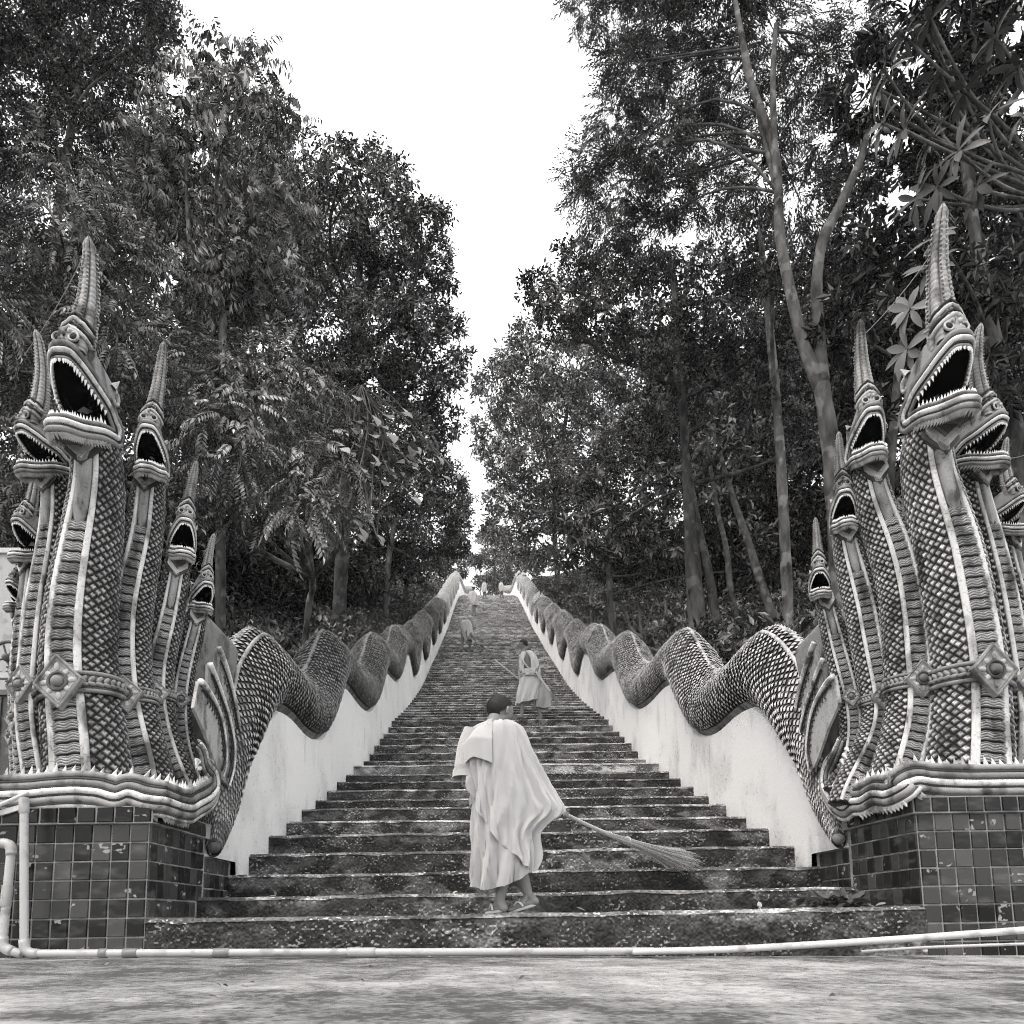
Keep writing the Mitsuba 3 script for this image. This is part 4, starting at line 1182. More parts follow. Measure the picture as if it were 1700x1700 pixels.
# ---- left of the stairs
tree('leafy_tree', 'tall dark tree with sky showing through in the upper left corner', None, 'cluster',
     [(35, 30, 75), (125, 50, 80), (215, 45, 65), (272, 30, 45), (55, 130, 80), (155, 140, 75), (240, 125, 50), (20, 230, 75), (110, 230, 70), (185, 215, 45), (10, 330, 65), (60, -50, 80), (200, -45, 70), (-60, 60, 80), (-70, 220, 80)],
     17, [(40, 1000, 14), (60, 700, 12), (90, 400, 9), (130, 150, 6)], K=1.9, scale=1.15, tone=0.055, seed=1)
tree('leafy_tree', 'tree with pale hanging leaves rising highest beside the white sky, left', None, 'droop',
     [(425, 105, 42), (365, 110, 50), (300, 165, 55), (390, 190, 70), (455, 185, 42), (500, 200, 22), (250, 235, 52), (330, 280, 75), (420, 290, 70), (228, 330, 58), (300, 385, 80), (400, 395, 75), (468, 330, 50), (262, 470, 72), (360, 490, 80), (450, 470, 70)],
     11, [(372, 1000, 9), (368, 700, 8), (372, 420, 6), (378, 160, 3)], K=2.0, scale=0.88, tone=0.19, bark=.35, seed=2, droop=.6, extra_trunks=[[(240, 480, 5), (222, 280, 4), (232, 150, 2)], [(330, 520, 4), (310, 250, 3), (318, 110, 2)]])
tree('leafy_tree', 'broad tree whose small leaved twigs reach furthest over the stairs from the left', None, 'cluster',
     [(510, 310, 55), (572, 285, 55), (628, 262, 30), (650, 300, 42), (560, 380, 70), (640, 390, 70), (700, 370, 42), (735, 352, 20), (500, 450, 60), (590, 470, 75), (670, 470, 65), (722, 430, 35), (540, 560, 75), (640, 560, 75), (706, 530, 52), (748, 540, 28), (742, 470, 18), (600, 640, 75), (690, 640, 65), (748, 615, 32), (660, 720, 70), (735, 700, 38), (768, 590, 16)],
     15, [(560, 1000, 12, 19), (575, 800, 11, 17), (590, 560, 8), (600, 340, 4)], K=1.8, scale=1.1, tone=0.14, seed=3, dy=.9)
tree('leafy_tree', 'lower feathery leaved tree overhanging the dark hollow behind the left wall', None, 'pinnate',
     [(330, 620, 70), (420, 640, 80), (510, 650, 70), (250, 570, 60), (380, 725, 80), (470, 740, 75), (555, 760, 55), (420, 820, 58), (500, 835, 55), (345, 800, 52), (300, 700, 60), (555, 845, 40)],
     9.6, [(500, 1080, 6, 15.2), (517, 985, 5.5, 15), (490, 850, 5, 12), (430, 700, 4, 10)], K=2.0, scale=0.85, tone=0.20, bark=.3, seed=4, droop=.35)
tree('leafy_tree', 'feathery leaved tree behind the left serpent heads', None, 'pinnate',
     [(30, 430, 65), (100, 390, 65), (165, 330, 55), (95, 270, 45), (60, 520, 70), (150, 470, 70), (210, 420, 55), (195, 560, 60), (20, 620, 60), (100, 640, 60), (215, 670, 60), (200, 770, 50), (60, 740, 60), (20, 850, 50), (285, 840, 35), (-40, 500, 70), (-40, 700, 70)],
     8.9, [(210, 1000, 9), (190, 800, 8), (150, 560, 6), (115, 300, 3)], K=2.0, scale=0.85, tone=0.14, seed=5, droop=.3)
tree('leafy_tree', 'slender trees with small dark leaves beside the upper left wall', None, 'cluster',
     [(700, 760, 48), (738, 800, 42), (680, 825, 50), (728, 865, 42), (762, 850, 25), (650, 895, 48), (700, 925, 38), (755, 905, 25), (615, 860, 50), (640, 780, 50), (590, 930, 40)],
     28, [(640, 1000, 6), (645, 930, 5), (670, 820, 4), (710, 700, 2)], K=2.2, scale=1.8, tone=0.10, seed=6, dy=1.5, extra_trunks=[[(672, 1000, 5, 34), (680, 930, 4, 33), (700, 850, 3, 30)]])
tree('leafy_tree', 'small pale tree at the top of the stairs on the left', None, 'cluster',
     [(760, 880, 24), (742, 925, 20), (770, 925, 16), (775, 830, 14), (786, 700, 10), (745, 900, 22), (764, 948, 16), (738, 950, 20), (722, 930, 22)], 74, [(735, 985, 2.4), (742, 940, 2), (755, 880, 1.6)], K=1.8, scale=3.2, tone=0.16, seed=7, dy=2)
# ---- right of the stairs
tree('leafy_tree', 'tall forked tree with fine drooping leaves against the sky at upper right', None, 'feather',
     [(975, 10, 32), (1028, 30, 55), (1100, 30, 65), (1190, 30, 70), (1060, 115, 60), (1022, 105, 28), (1140, 130, 70), (1220, 140, 60), (1028, 200, 46), (1090, 220, 65), (1170, 230, 60), (978, 268, 38), (944, 285, 16), (1030, 300, 60), (1110, 310, 55), (1190, 320, 50), (958, 322, 20), (1012, 370, 38), (1080, 390, 50), (1290, 60, 60), (1350, 120, 60), (1420, 60, 60), (1300, 200, 60), (1380, 240, 50), (1250, 300, 50), (1330, 340, 50), (1030, -60, 55), (1120, -60, 70), (1260, -60, 70)],
     11.5, [(1387, 960, 17, 9.2), (1380, 760, 16, 9.2), (1364, 640, 15, 9.2)], K=1.75, scale=1.0, tone=0.065, bark=.24, limb_r=.022, seed=11,
     extra_trunks=[[(1362, 645, 12, 9.2), (1325, 540, 11, 9.25), (1296, 400, 10, 9.4), (1288, 260, 8, 9.7), (1240, 110, 7, 10), (1215, -30, 4, 10.4)], [(1366, 640, 12, 9.2), (1356, 500, 11, 9.2), (1362, 415, 10, 9.2), (1400, 330, 9, 9.2), (1436, 240, 6, 9.3), (1450, 120, 4, 9.5)], [(1290, 300, 7, 9.6), (1284, 190, 6, 9.7), (1288, 40, 4, 9.9)], [(1294, 330, 6, 9.6), (1262, 200, 5, 10), (1230, 40, 3, 10.4)]])
tree('leafy_tree', 'dark slim trunked tree with spreading limbs halfway up the right bank', None, 'cluster',
     [(895, 480, 36), (960, 445, 50), (1030, 450, 55), (1100, 470, 55), (1180, 450, 55), (930, 530, 48), (1000, 530, 60), (1080, 560, 60), (1160, 540, 60), (1240, 480, 55), (1240, 580, 60), (1150, 640, 60), (1230, 680, 60), (1300, 640, 50), (1330, 540, 50), (1320, 740, 50)],
     14, [(1162, 1060, 17), (1150, 930, 13), (1140, 780, 8), (1132, 640, 7), (1124, 530, 7), (1110, 420, 4)], K=1.8, scale=1.15, tone=0.13, bark=.18, seed=12, extra_trunks=[[(1192, 1050, 9), (1178, 960, 8), (1156, 860, 7), (1138, 740, 5), (1128, 620, 3)], [(1124, 640, 4), (1070, 560, 3.5), (950, 500, 2)]])
tree('pole_tree', 'pale straight slender trunk standing right of the dark trunk', None, 'cluster',
     [(1262, 380, 45), (1290, 450, 40), (1235, 440, 36)], 12.5, [(1306, 1015, 10), (1303, 900, 9.5), (1296, 760, 9), (1283, 600, 8), (1270, 470, 6), (1262, 380, 5)], K=1.6, scale=1.0, tone=0.09, bark=.42, seed=13)
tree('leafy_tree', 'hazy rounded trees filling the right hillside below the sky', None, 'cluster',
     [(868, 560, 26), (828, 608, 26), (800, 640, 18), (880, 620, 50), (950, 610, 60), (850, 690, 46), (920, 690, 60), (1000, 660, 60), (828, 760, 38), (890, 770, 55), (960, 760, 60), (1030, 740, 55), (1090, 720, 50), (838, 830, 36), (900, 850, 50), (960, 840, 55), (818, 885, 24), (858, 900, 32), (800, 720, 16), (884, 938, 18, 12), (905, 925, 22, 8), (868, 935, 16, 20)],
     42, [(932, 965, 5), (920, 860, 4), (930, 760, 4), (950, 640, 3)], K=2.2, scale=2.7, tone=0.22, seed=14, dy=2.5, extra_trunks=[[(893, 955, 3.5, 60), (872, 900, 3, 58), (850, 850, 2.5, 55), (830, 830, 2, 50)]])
tree('leafy_tree', 'low tree of big pointed leaves over the shadowed right bank', None, 'broad',
     [(1000, 880, 55), (930, 905, 42), (1060, 920, 55), (1120, 880, 45), (980, 810, 40), (1090, 800, 40), (1190, 860, 50), (1240, 800, 50), (1200, 760, 50), (1260, 900, 50), (1330, 850, 50), (1345, 950, 40)],
     24, [(1020, 1000, 6), (1010, 930, 5), (1020, 850, 4)], K=1.8, scale=1.4, tone=0.12, seed=15, extra_trunks=[[(1225, 1040, 6, 14), (1210, 950, 5.5, 14), (1190, 840, 4, 15), (1172, 700, 2.5, 16), (1165, 600, 1, 16)], [(1285, 1030, 8, 12.5), (1252, 930, 7, 13), (1215, 820, 5, 14), (1190, 700, 3, 15), (1180, 600, 1, 15)]])
tree('leafy_tree', 'dark foliage behind the right serpent heads', None, 'broad',
     [(1450, 150, 70), (1550, 150, 85), (1650, 100, 90), (1500, 300, 75), (1600, 300, 85), (1690, 250, 70), (1450, 420, 65), (1550, 480, 75), (1650, 450, 80), (1410, 540, 50), (1480, 600, 65), (1660, 620, 70), (1420, 700, 45), (1690, 760, 60), (1540, 780, 40), (1740, 400, 90), (1740, 600, 90), (1600, 20, 80), (1500, 30, 60)],
     9.5, [(1700, 1000, 20), (1690, 760, 18), (1640, 520, 14), (1600, 250, 8)], K=1.6, scale=.85, tone=0.035, seed=16, extra_trunks=[[(1470, 1000, 9), (1480, 760, 8), (1500, 520, 6)]])
# ---- the wood behind: one thing per tree
back = np.random.default_rng(77)
for i, (x, y, Yd, r, tn) in enumerate([(-20, 560, 24, 120, .05), (120, 520, 27, 120, .05), (260, 640, 25, 130, .055), (410, 600, 28, 120, .06), (530, 740, 30, 110, .06), (180, 840, 20, 110, .04), (340, 960, 19, 100, .02), (470, 940, 21, 100, .02), (600, 960, 30, 70, .06), (40, 950, 18, 90, .05), (300, 300, 26, 100, .06), (450, 420, 28, 100, .07),
                                       (1120, 640, 32, 110, .07), (1240, 700, 28, 120, .06), (1340, 600, 26, 120, .05), (1180, 900, 26, 90, .05), (1290, 930, 23, 90, .045), (1420, 760, 22, 120, .04), (1560, 640, 20, 130, .03), (1680, 520, 20, 130, .03), (1480, 420, 22, 120, .035), (1640, 820, 18, 110, .03), (1050, 900, 34, 80, .06), (1600, 240, 22, 130, .03)]):
    cl = [(x + back.normal(0, r * .55), y + back.normal(0, r * .55), r * (.45 + .3 * back.random())) for _ in range(9)]
    gy = 1000 if x < 850 else 990
    tree('forest_tree', None, None, 'cluster', cl, Yd, [(x + back.normal(0, 15), gy, 6), (x + back.normal(0, 10), (gy + y) / 2, 5), (x, y, 3)], K=1.5, scale=2.1, tone=tn, seed=200 + i, dy=1.5)
WHERE = ['past the left edge of the frame', 'behind the tallest left crest', 'directly behind the second tallest left serpent head', 'above the dark hollow, left', 'behind the heart leaved climber', 'low behind the left necks',
         'deep in the dark hollow behind the left serpent body', 'at the right side of the dark hollow', 'beside the upper left wall', 'low behind the pale wall at the left edge', 'high behind the hanging leaved tree', 'behind the broad tree nearest the sky at left',
         'behind the dark slim trunk on the right bank', 'between the dark trunk and the pale pole trunk', 'behind the forked trunk high at right', 'low behind the big pointed leaves at right', 'low between the leaning trunks at right', 'behind the inner right serpent crests',
         'between the two tallest right crests', 'behind the tallest right crest', 'above the second tallest right crest', 'low behind the outer right serpent heads', 'beside the wire fence', 'in the upper right corner behind the strap leaves']
for i, w in enumerate(WHERE):
    labels['forest_tree' if i == 0 else f'forest_tree_{i:03d}'] = {'label': 'dark background tree ' + w, 'category': 'tree', 'group': f'background wood {"left" if i < 12 else "right"} of the stairs'}
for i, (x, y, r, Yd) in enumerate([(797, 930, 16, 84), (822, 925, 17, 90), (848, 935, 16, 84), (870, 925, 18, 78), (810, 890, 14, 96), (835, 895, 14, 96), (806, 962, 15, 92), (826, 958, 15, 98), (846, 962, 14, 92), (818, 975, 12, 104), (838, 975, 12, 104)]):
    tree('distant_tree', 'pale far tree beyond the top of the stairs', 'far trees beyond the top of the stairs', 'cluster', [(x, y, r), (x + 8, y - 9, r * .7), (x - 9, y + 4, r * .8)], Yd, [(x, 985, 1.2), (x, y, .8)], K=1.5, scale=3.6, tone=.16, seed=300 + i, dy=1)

# ---- undergrowth on the banks
rng = np.random.default_rng(9)
n = 17000
yy = 7.9 + 50 * rng.random(n) ** 1.7; sg = np.where(rng.random(n) < .5, -1, 1)
xx = XC + sg * (3.25 + 9 * rng.random(n) ** 1.6)
P = np.stack([xx, yy, hill_z(xx, yy) + 0.02 + 0.75 * rng.random(n) ** 2 * meshkit.noise(np.stack([xx, yy * .8, 0 * xx], 1)) * 1.6], 1)
ok_ = ~((P[:, 0] < -3.6) & (P[:, 1] > 8.5) & (P[:, 1] < 17) & (P[:, 0] > -8)); P = P[ok_]; n = len(P)
X_ = np.stack([rng.normal(0, .7, n), rng.normal(0, .7, n) - .3, 0.5 + rng.random(n)], 1)
labels['undergrowth'] = {'label': 'low leafy undergrowth covering the banks', 'category': 'undergrowth', 'kind': 'stuff'}
put('undergrowth', sprays('cluster', P, X_, rng, 1.7, 0.13), 'mat_leaf')
n = 14000
yy = 7.2 + 30 * rng.random(n) ** 1.6; sg = np.where(rng.random(n) < .4, -1, 1)
xx = XC + sg * (3.1 + 6 * rng.random(n) ** 1.4)
zz = hill_z(xx, yy)
hgt = 0.10 + .22 * rng.random(n); lean = rng.normal(0, .12, (n, 2))
b = np.stack([xx, yy, zz], 1); d2 = np.stack([np.full(n, .012), rng.normal(0, .008, n), np.zeros(n)], 1)
V = np.stack([b - d2, b + d2, b + np.concatenate([lean, hgt[:, None]], 1)], 1).reshape(-1, 3)
labels['grass'] = {'label': 'thin grass blades on the banks behind the walls', 'category': 'grass', 'kind': 'stuff'}
put('grass', (V, np.arange(3 * n).reshape(-1, 3), np.repeat(.07 + .1 * rng.random(n), 3)), 'mat_leaf')


def big_leaf(base, d, up, ln, wd, fold=.18, droop=.25, n=6, heart=False):
    """A broad leaf blade with midrib fold and curve."""
    d = nrm(d); s = nrm(np.cross(d, up)); nn = np.cross(s, d)
    t = np.linspace(0, 1, n)
    w = wd / 2 * (np.array([.35, .95, 1.0, .8, .45, .02]) if heart else np.array([.10, .55, .9, 1.0, .72, .03]))
    c = base + d * (t * ln)[:, None] - nn * (droop * ln * t ** 2)[:, None]
    V = np.stack([c + s * w[:, None] + nn * (w * fold)[:, None], c, c - s * w[:, None] + nn * (w * fold)[:, None]], 1).reshape(-1, 3)
    return V, grid_faces(n, 3)


def rosette_plant(name, label, tips, stem_from, Y, ln, wd, tone, seed, cat_, per=11, stem_r=.012, group=None, face=None):
    """Bare forking branches, each ending in a whorl of strap leaves; every leaf is a part."""
    rng = np.random.default_rng(seed)
    k = thing(name, label, cat_, group)
    st = []
    for tp in tips:
        x, y = tp[0], tp[1]; Yt = Y + (tp[2] if len(tp) > 2 else 0)
        e = at(x, y, Yt); a = at(stem_from[0], stem_from[1], Y + (stem_from[2] if len(stem_from) > 2 else 0))
        mid = .5 * (a + e) + rng.normal(0, .06, 3) + np.array([0, 0, -.08])
        P = smooth_path([a, mid, e], 10)
        st.append(tube(P, np.linspace(stem_r * 1.6, stem_r, 10), 7, .28))
        ax = nrm(P[-1] - P[-3])
        u = nrm(np.cross(ax, [.2, .9, .4])); v = np.cross(ax, u)
        for i in range(per):
            a_ = i * 2.4 + rng.random() * .3; el = .25 + .75 * rng.random()
            d = nrm(math.cos(a_) * u + math.sin(a_) * v + ax * (.9 - el) + np.array([0, 0, -.30 * el]))
            V, Fc = big_leaf(e - ax * .03 * i / per, d, ax + rng.normal(0, .15, 3), ln * (.7 + .5 * rng.random()), wd * (.8 + .4 * rng.random()), droop=.15 + .25 * rng.random())
            part(k, 'leaf', (V, Fc, tone * (.7 + .6 * rng.random())), 'mat_leaf', True)
    part(k, 'branches', cat(st), 'mat_bark', True)
    return k


rosette_plant('frangipani_tree', 'branches with big strap shaped leaves hanging in at the upper right', [(1545, 30), (1500, 60, .1), (1470, 120), (1460, 150, .2), (1500, 215), (1465, 205, .1), (1545, 230, .15), (1640, 190), (1590, 250, -.1), (1690, 110), (1600, 150, .1), (1555, 310), (1620, 310, .1), (1700, 190), (1560, 120, .3), (1650, 60, .2), (1520, 330, .2)],
              (1760, 330, .3), 5.9, .25, .062, .085, 41, 'tree', per=9)
rosette_plant('frangipani_tree', 'branch ends with wide leaves around the tallest right crest', [(1552, 392, .1), (1510, 512, .15), (1505, 580, .2), (1545, 440, .25)], (1640, 560, .6), 6.0, .24, .075, .15, 42, 'tree', per=9)
for i, (tips, fr, Yp, lb) in enumerate([
        ([(985, 1010), (1010, 995), (960, 990), (1000, 1025)], (990, 1050), 25, 'second shrub of strap leaves behind the right serpent body'),
        ([(1060, 1000), (1090, 985), (1040, 1010)], (1068, 1060), 17.5, 'shrub of strap leaves nearest the dark trunk behind the right serpent body'),
        ([(925, 985), (945, 975), (905, 970), (930, 1000)], (930, 1020), 37, 'small shrub of strap leaves furthest up the right bank'),
        ([(628, 1035), (612, 1025), (598, 1045)], (560, 1085), 18.5, 'bare forked shrub with few leaves behind the left serpent body'),
        ([(690, 985), (705, 975), (672, 1000), (660, 990)], (668, 1040), 35, 'small shrub of strap leaves behind the left wall further up')]):
    rosette_plant('frangipani_shrub', lb, tips, fr, Yp, .019 * Yp, .0046 * Yp, .16 if i < 3 else .13, 50 + i, 'shrub', per=10 if i != 3 else 4, stem_r=.0013 * Yp)
# big leaved climber on the left trees
rng = np.random.default_rng(61)
vine = thing('climbing_vine', 'climber with large pale heart shaped leaves hanging on the left trees', 'vine')
pts = [(int(x), int(y)) for x, y in zip(rng.normal(640, 42, 84), rng.normal(745, 30, 84))] + [(int(x), int(y)) for x, y in zip(rng.normal(610, 22, 12), rng.normal(892, 14, 12))]
vs = []
for x, y in pts:
    y += int((x - 640) * .45)
    p = at(x, y, 8.9 + rng.normal(0, .25))
    d = np.array([.55 + rng.normal(0, .25), -.5 + rng.normal(0, .2), -.55 + rng.normal(0, .2)])
    V, Fc = big_leaf(p, d, np.array([.1, -.2, 1.0]) + rng.normal(0, .2, 3), .17 * (.6 + .6 * rng.random()), .14 * (.7 + .5 * rng.random()), fold=.16, droop=.2, heart=True)
    part(vine, 'leaf', (V, Fc, .08 + .20 * rng.random() ** 1.5), 'mat_leaf', True)
    if rng.random() < .5: vs.append(tube(smooth_path([at(600, 640, 9.3), .5 * (at(600, 660, 9.3) + p) + rng.normal(0, .1, 3), p], 8), .008, 5, .2))
part(vine, 'stems', cat(vs), 'mat_bark', True)
# ------------------------------------------------------------------ the monks and their brooms
def robe_loft(rows, Y, ax, rng, g=0.6, n=84, m=60, hem=None, fold=0.010, nf=9, tilt=0.0, top_open=True, ph=0.0):
    """A garment from its outline: rows (y px, left px, right px, depth m[, dY]); ax = body axis px per row (scalar or list).
    hem(theta 0..2pi) -> y px of the lower edge; theta 0 = right, pi/2 = away from the camera, pi = left, 3pi/2 = towards the camera."""
    rows = np.array([list(r) + [0] * (5 - len(r)) for r in rows], float)
    ys = rows[:, 0]; axs = np.full(len(rows), ax) if np.ndim(ax) == 0 else np.asarray(ax, float)
    I = [PchipInterpolator(ys, c) for c in (rows[:, 1], rows[:, 2], rows[:, 3], axs, rows[:, 4])]
    th = np.linspace(0, 2 * np.pi, n + 1)
    lo = np.array([hem(t) for t in th]) if hem else np.full(n + 1, ys[-1])
    v = np.linspace(0, 1, m)
    y = ys[0] + v[:, None] * (lo[None] - ys[0])
    y = np.clip(y, ys[0], ys[-1])
    L, R, D, A, dY = (f(y) for f in I)
    c, s = np.cos(th)[None], np.sin(th)[None]
    hx = np.where(c >= 0, R - A, A - L)
    x = A + hx * np.sign(c) * np.abs(c) ** 0.85
    f = fold * (np.sin(nf * th[None] + 4.5 * v[:, None] + ph) + 0.7 * np.sin((nf * 1.7) * th[None] - 7 * v[:, None] + 1.3 + ph)) * (0.25 + 0.75 * v[:, None])
    rid = 1 - 2 * np.abs(((nf * .42 * th[None] + 2.2 * v[:, None] + .6 * np.sin(3 * v[:, None] + th[None]) + ph) / np.pi) % 1 - .5) * 2
    f = f + fold * 1.5 * np.sign(rid) * np.abs(rid) ** 1.6 * (.3 + .7 * v[:, None])
    nz = meshkit.fbm(np.stack([np.cos(th)[None] * 2 + 0 * v[:, None], np.sin(th)[None] * 2 + 0 * v[:, None], v[:, None] * 3 + 0 * th[None]], -1) + ph, 3) - .5
    f = f + fold * 1.2 * nz
    dep = D * np.sign(s) * np.abs(s) ** 0.9
    P = np.zeros(x.shape + (3,))
    for i in range(m):
        for j in range(n + 1):
            P[i, j] = at(x[i, j], y[i, j], Y)
    P[..., 1] += dep + dY + s * f
    P[..., 0] += c * f * 0.6
    P[:, -1] = P[:, 0]
    tone = g * (1 + 0.05 * (nz * 2))
    return P.reshape(-1, 3), grid_faces(m, n + 1), tone.reshape(-1)


def broom(label, a, neck, tip, w_tip, rng, nb=170, r=.009, g=.5, gb=.40, bind=.33):
    k = thing('broom', label, 'broom', 'brooms of the sweeping monks')
    a, neck, tip = map(np.asarray, (a, neck, tip))
    part(k, 'handle', tube(smooth_path([a, .5 * (a + neck), neck + .25 * (tip - neck)], 12), np.linspace(r, r * 1.3, 12), 8, g), 'mat_skin', True)
    ax = nrm(tip - neck); u = nrm(np.cross(ax, [0, 0, 1.0])); w = np.cross(u, ax); L = np.linalg.norm(tip - neck)
    br = []
    for _ in range(nb):
        q = rng.normal(0, .5, 2); q /= max(1, np.linalg.norm(q)); ln = L * (.82 + .22 * rng.random())
        P = []
        for t in np.linspace(0, 1, 5):
            wid = np.interp(t, [0, .33, .7, 1], [.010, .028, .052, w_tip]) * (w_tip / .085) ** .3
            P.append(neck + ax * ln * t + u * q[0] * wid + w * q[1] * wid * .6 + np.array([0, 0, -.012 * t * t]))
        br.append(tube(np.array(P), np.linspace(.0028, .0012, 5) * (w_tip / .085) ** .5, 3, gb * (.7 + .6 * rng.random()), caps=False))
    part(k, 'bristles', cat(br), 'mat_skin', True, kind='stuff', label='bundle of thin broom straws')
    th = np.linspace(0, 2 * np.pi, 17)[:-1]; c = neck + ax * L * bind
    part(k, 'binding', tube(c + np.cos(th)[:, None] * u * .030 * (w_tip / .085) ** .6 + np.sin(th)[:, None] * w * .021 * (w_tip / .085) ** .6, .0045, 6, .6, closed=True), 'mat_skin', True)
    return k


def sandal(parent, heel, toe, up, w=.042):
    """A flip-flop: sole and strap."""
    heel, toe = np.asarray(heel, float), np.asarray(toe, float)
    d = nrm(toe - heel); L = np.linalg.norm(toe - heel); s = nrm(np.cross(d, up)); n = np.cross(s, d)
    o = [(math.cos(t), math.sin(t)) for t in np.linspace(0, 2 * np.pi, 25)[:-1]]
    poly = [((.5 + .53 * c) * L, w * (1.0 if c > 0 else .82) * s_ * (1 - .12 * max(0, -c))) for c, s_ in o]
    k = part(parent, 'sandal', extrude(poly, lambda a, b: heel + d * a + s * b - n * .016, n * .016, .45), 'mat_skin')
    t0 = heel + d * L * .80 + n * .014
    part(k, 'strap', cat([tube(smooth_path([t0, heel + d * L * .55 + s * sg * w * .55 + n * .045, heel + d * L * .38 + s * sg * w * .95 + n * .004], 8), .007, 6, .62) for sg in (-1, 1)]), 'mat_skin', True)


def head_mesh(c, r, yaw, pitch):
    """A head with brow, nose, mouth, chin, ears and neck root; r = half height; yaw 0 faces +y (away), + to +x."""
    ya, pi_ = math.radians(yaw), math.radians(pitch)
    f = np.array([math.sin(ya) * math.cos(pi_), math.cos(ya) * math.cos(pi_), math.sin(pi_)]); s = np.array([math.cos(ya), -math.sin(ya), 0]); u = np.cross(s, f)
    S = lambda p, q: manifold3d.Manifold.sphere(float(q * r), 24).translate([float(x) for x in c + r * (p[0] * f + p[1] * s + p[2] * u)])
    H = manifold3d.Manifold.batch_hull
    lumps = [H([S((-.18, 0, .22), .74), S((.16, 0, .26), .66), S((.22, 0, -.05), .58)]), H([S((.22, 0, -.05), .58), S((.42, 0, -.66), .24), S((.05, .3, -.45), .25), S((.05, -.3, -.45), .25)]),
             H([S((.78, 0, .08), .07), S((.90, 0, -.16), .10), S((.72, .1, -.18), .08), S((.72, -.1, -.18), .08)]), H([S((.70, .12, -.42), .07), S((.70, -.12, -.42), .07), S((.74, 0, -.40), .08)]),
             H([S((.70, .28, .16), .10), S((.70, -.28, .16), .10)]), H([S((-.15, 0, -.3), .45), S((-.25, 0, -.95), .44)])]
    for sg in (-1, 1):
        lumps.append(H([S((-.02, sg * .70, .05), .09), S((-.10, sg * .78, .12), .10), S((-.04, sg * .74, -.18), .08), S((-.12, sg * .80, -.02), .07)]))
    return lumps, f, s, u


def person_head(k, c, r, yaw, pitch, hair=True, g=.22):
    lumps, f, s, u = head_mesh(np.asarray(c, float), r, yaw, pitch)
    if hair:
        V = np.array(_ico[3].vertices); keep = (V[:, 0] * f[0] * 0 + 1) > 0
        loc = V * np.array([.88, .76, .84])
        n_ = 1 + .04 * (meshkit.noise(V * 9) - .5)
        W = np.asarray(c) + r * ((loc[:, :1] - .10) * n_[:, None] * f + loc[:, 1:2] * n_[:, None] * s + (loc[:, 2:] + .24) * n_[:, None] * u)
        fc = np.array(_ico[3].faces); cen = loc[fc].mean(1)
        ok = (cen[:, 2] > -.82 + 1.5 * np.clip(cen[:, 0] + .35, 0, 1) + .18 * (np.abs(cen[:, 1]) > .45) * (cen[:, 0] > -.3)) & (cen[:, 0] < .62)
        part(k, 'hair', (W, fc[ok], .012), 'mat_hair', True, label='short cropped black hair')
        for sg in (-1, 1):
            part(k, 'eye', ball(np.asarray(c) + r * (.70 * f + sg * .28 * s + .05 * u), r * .09, .05, 1), 'mat_skin', True)
    return lumps


rng = np.random.default_rng(21)
# ---- the monk in front
Y1 = 5.2
q = lambda x, y, dy=0.0: at(x, y, Y1 + dy)
zt = STEP_Z[0]
m1 = thing('person', 'monk in the foreground seen from behind, sweeping the lowest step in a long pale robe', 'person', 'monks sweeping the stairs')
hc = q(830, 1183, .02)
lump = person_head(m1, hc, .112, 48, -22)
sh_l, sh_r = q(793, 1218, .0), q(858, 1222, .05)
lump += limb([(q(826, 1205, .02), .055), (q(826, 1235, .0), .09), (q(828, 1300, 0), .10), (q(834, 1350, 0), .115)])
lump += limb([(sh_l, .05), (q(826, 1228), .07), (sh_r, .05)])
lump += limb([(sh_l, .048), (q(779, 1275, -.02), .038), (q(800, 1308, -.04), .028), (q(812, 1314, -.04), .024)])
lump += limb([(sh_r, .048), (q(893, 1285, .06), .036), (q(926, 1340, .10), .026), (q(934, 1349, .12), .030)])
an_l, an_r = np.array([*q(830, 1500, -.02)[:2], zt + .085]), np.array([*q(878, 1490, .03)[:2], zt + .115])
lump += limb([(q(818, 1345, 0), .085), (q(828, 1425, .02), .058), (q(834, 1462, 0), .048), (an_l, .030)])
lump += limb([(q(850, 1345, 0), .085), (q(856, 1420, .06), .058), (q(866, 1455, .03), .049), (an_r, .030)])
he_l, to_l = np.array([*q(836, 1508, -.04)[:2], zt + .035]), np.array([*q(813, 1514, .07)[:2], zt + .026])
he_r, to_r = np.array([*q(888, 1500, -.01)[:2], zt + .078]), np.array([*q(852, 1512, .04)[:2], zt + .028])
for an, he, to in ((an_l, he_l, to_l), (an_r, he_r, to_r)):
    lump += limb([(an, .030), (he, .028)]) + limb([(an, .029), (.45 * he + .55 * to + np.array([0, 0, .016]), .026), (to, .018)]) + limb([(he, .026), (to, .02)])
    sd = nrm(np.cross(to - he, [0, 0, 1.0]))
    for i, o in enumerate((-.026, -.013, 0, .012, .024)):
        e = to + sd * o + nrm(to - he) * (.028 - abs(o) * .35); lump += limb([(to + sd * o * .8, .012), (e, .0085 if i else .011)])
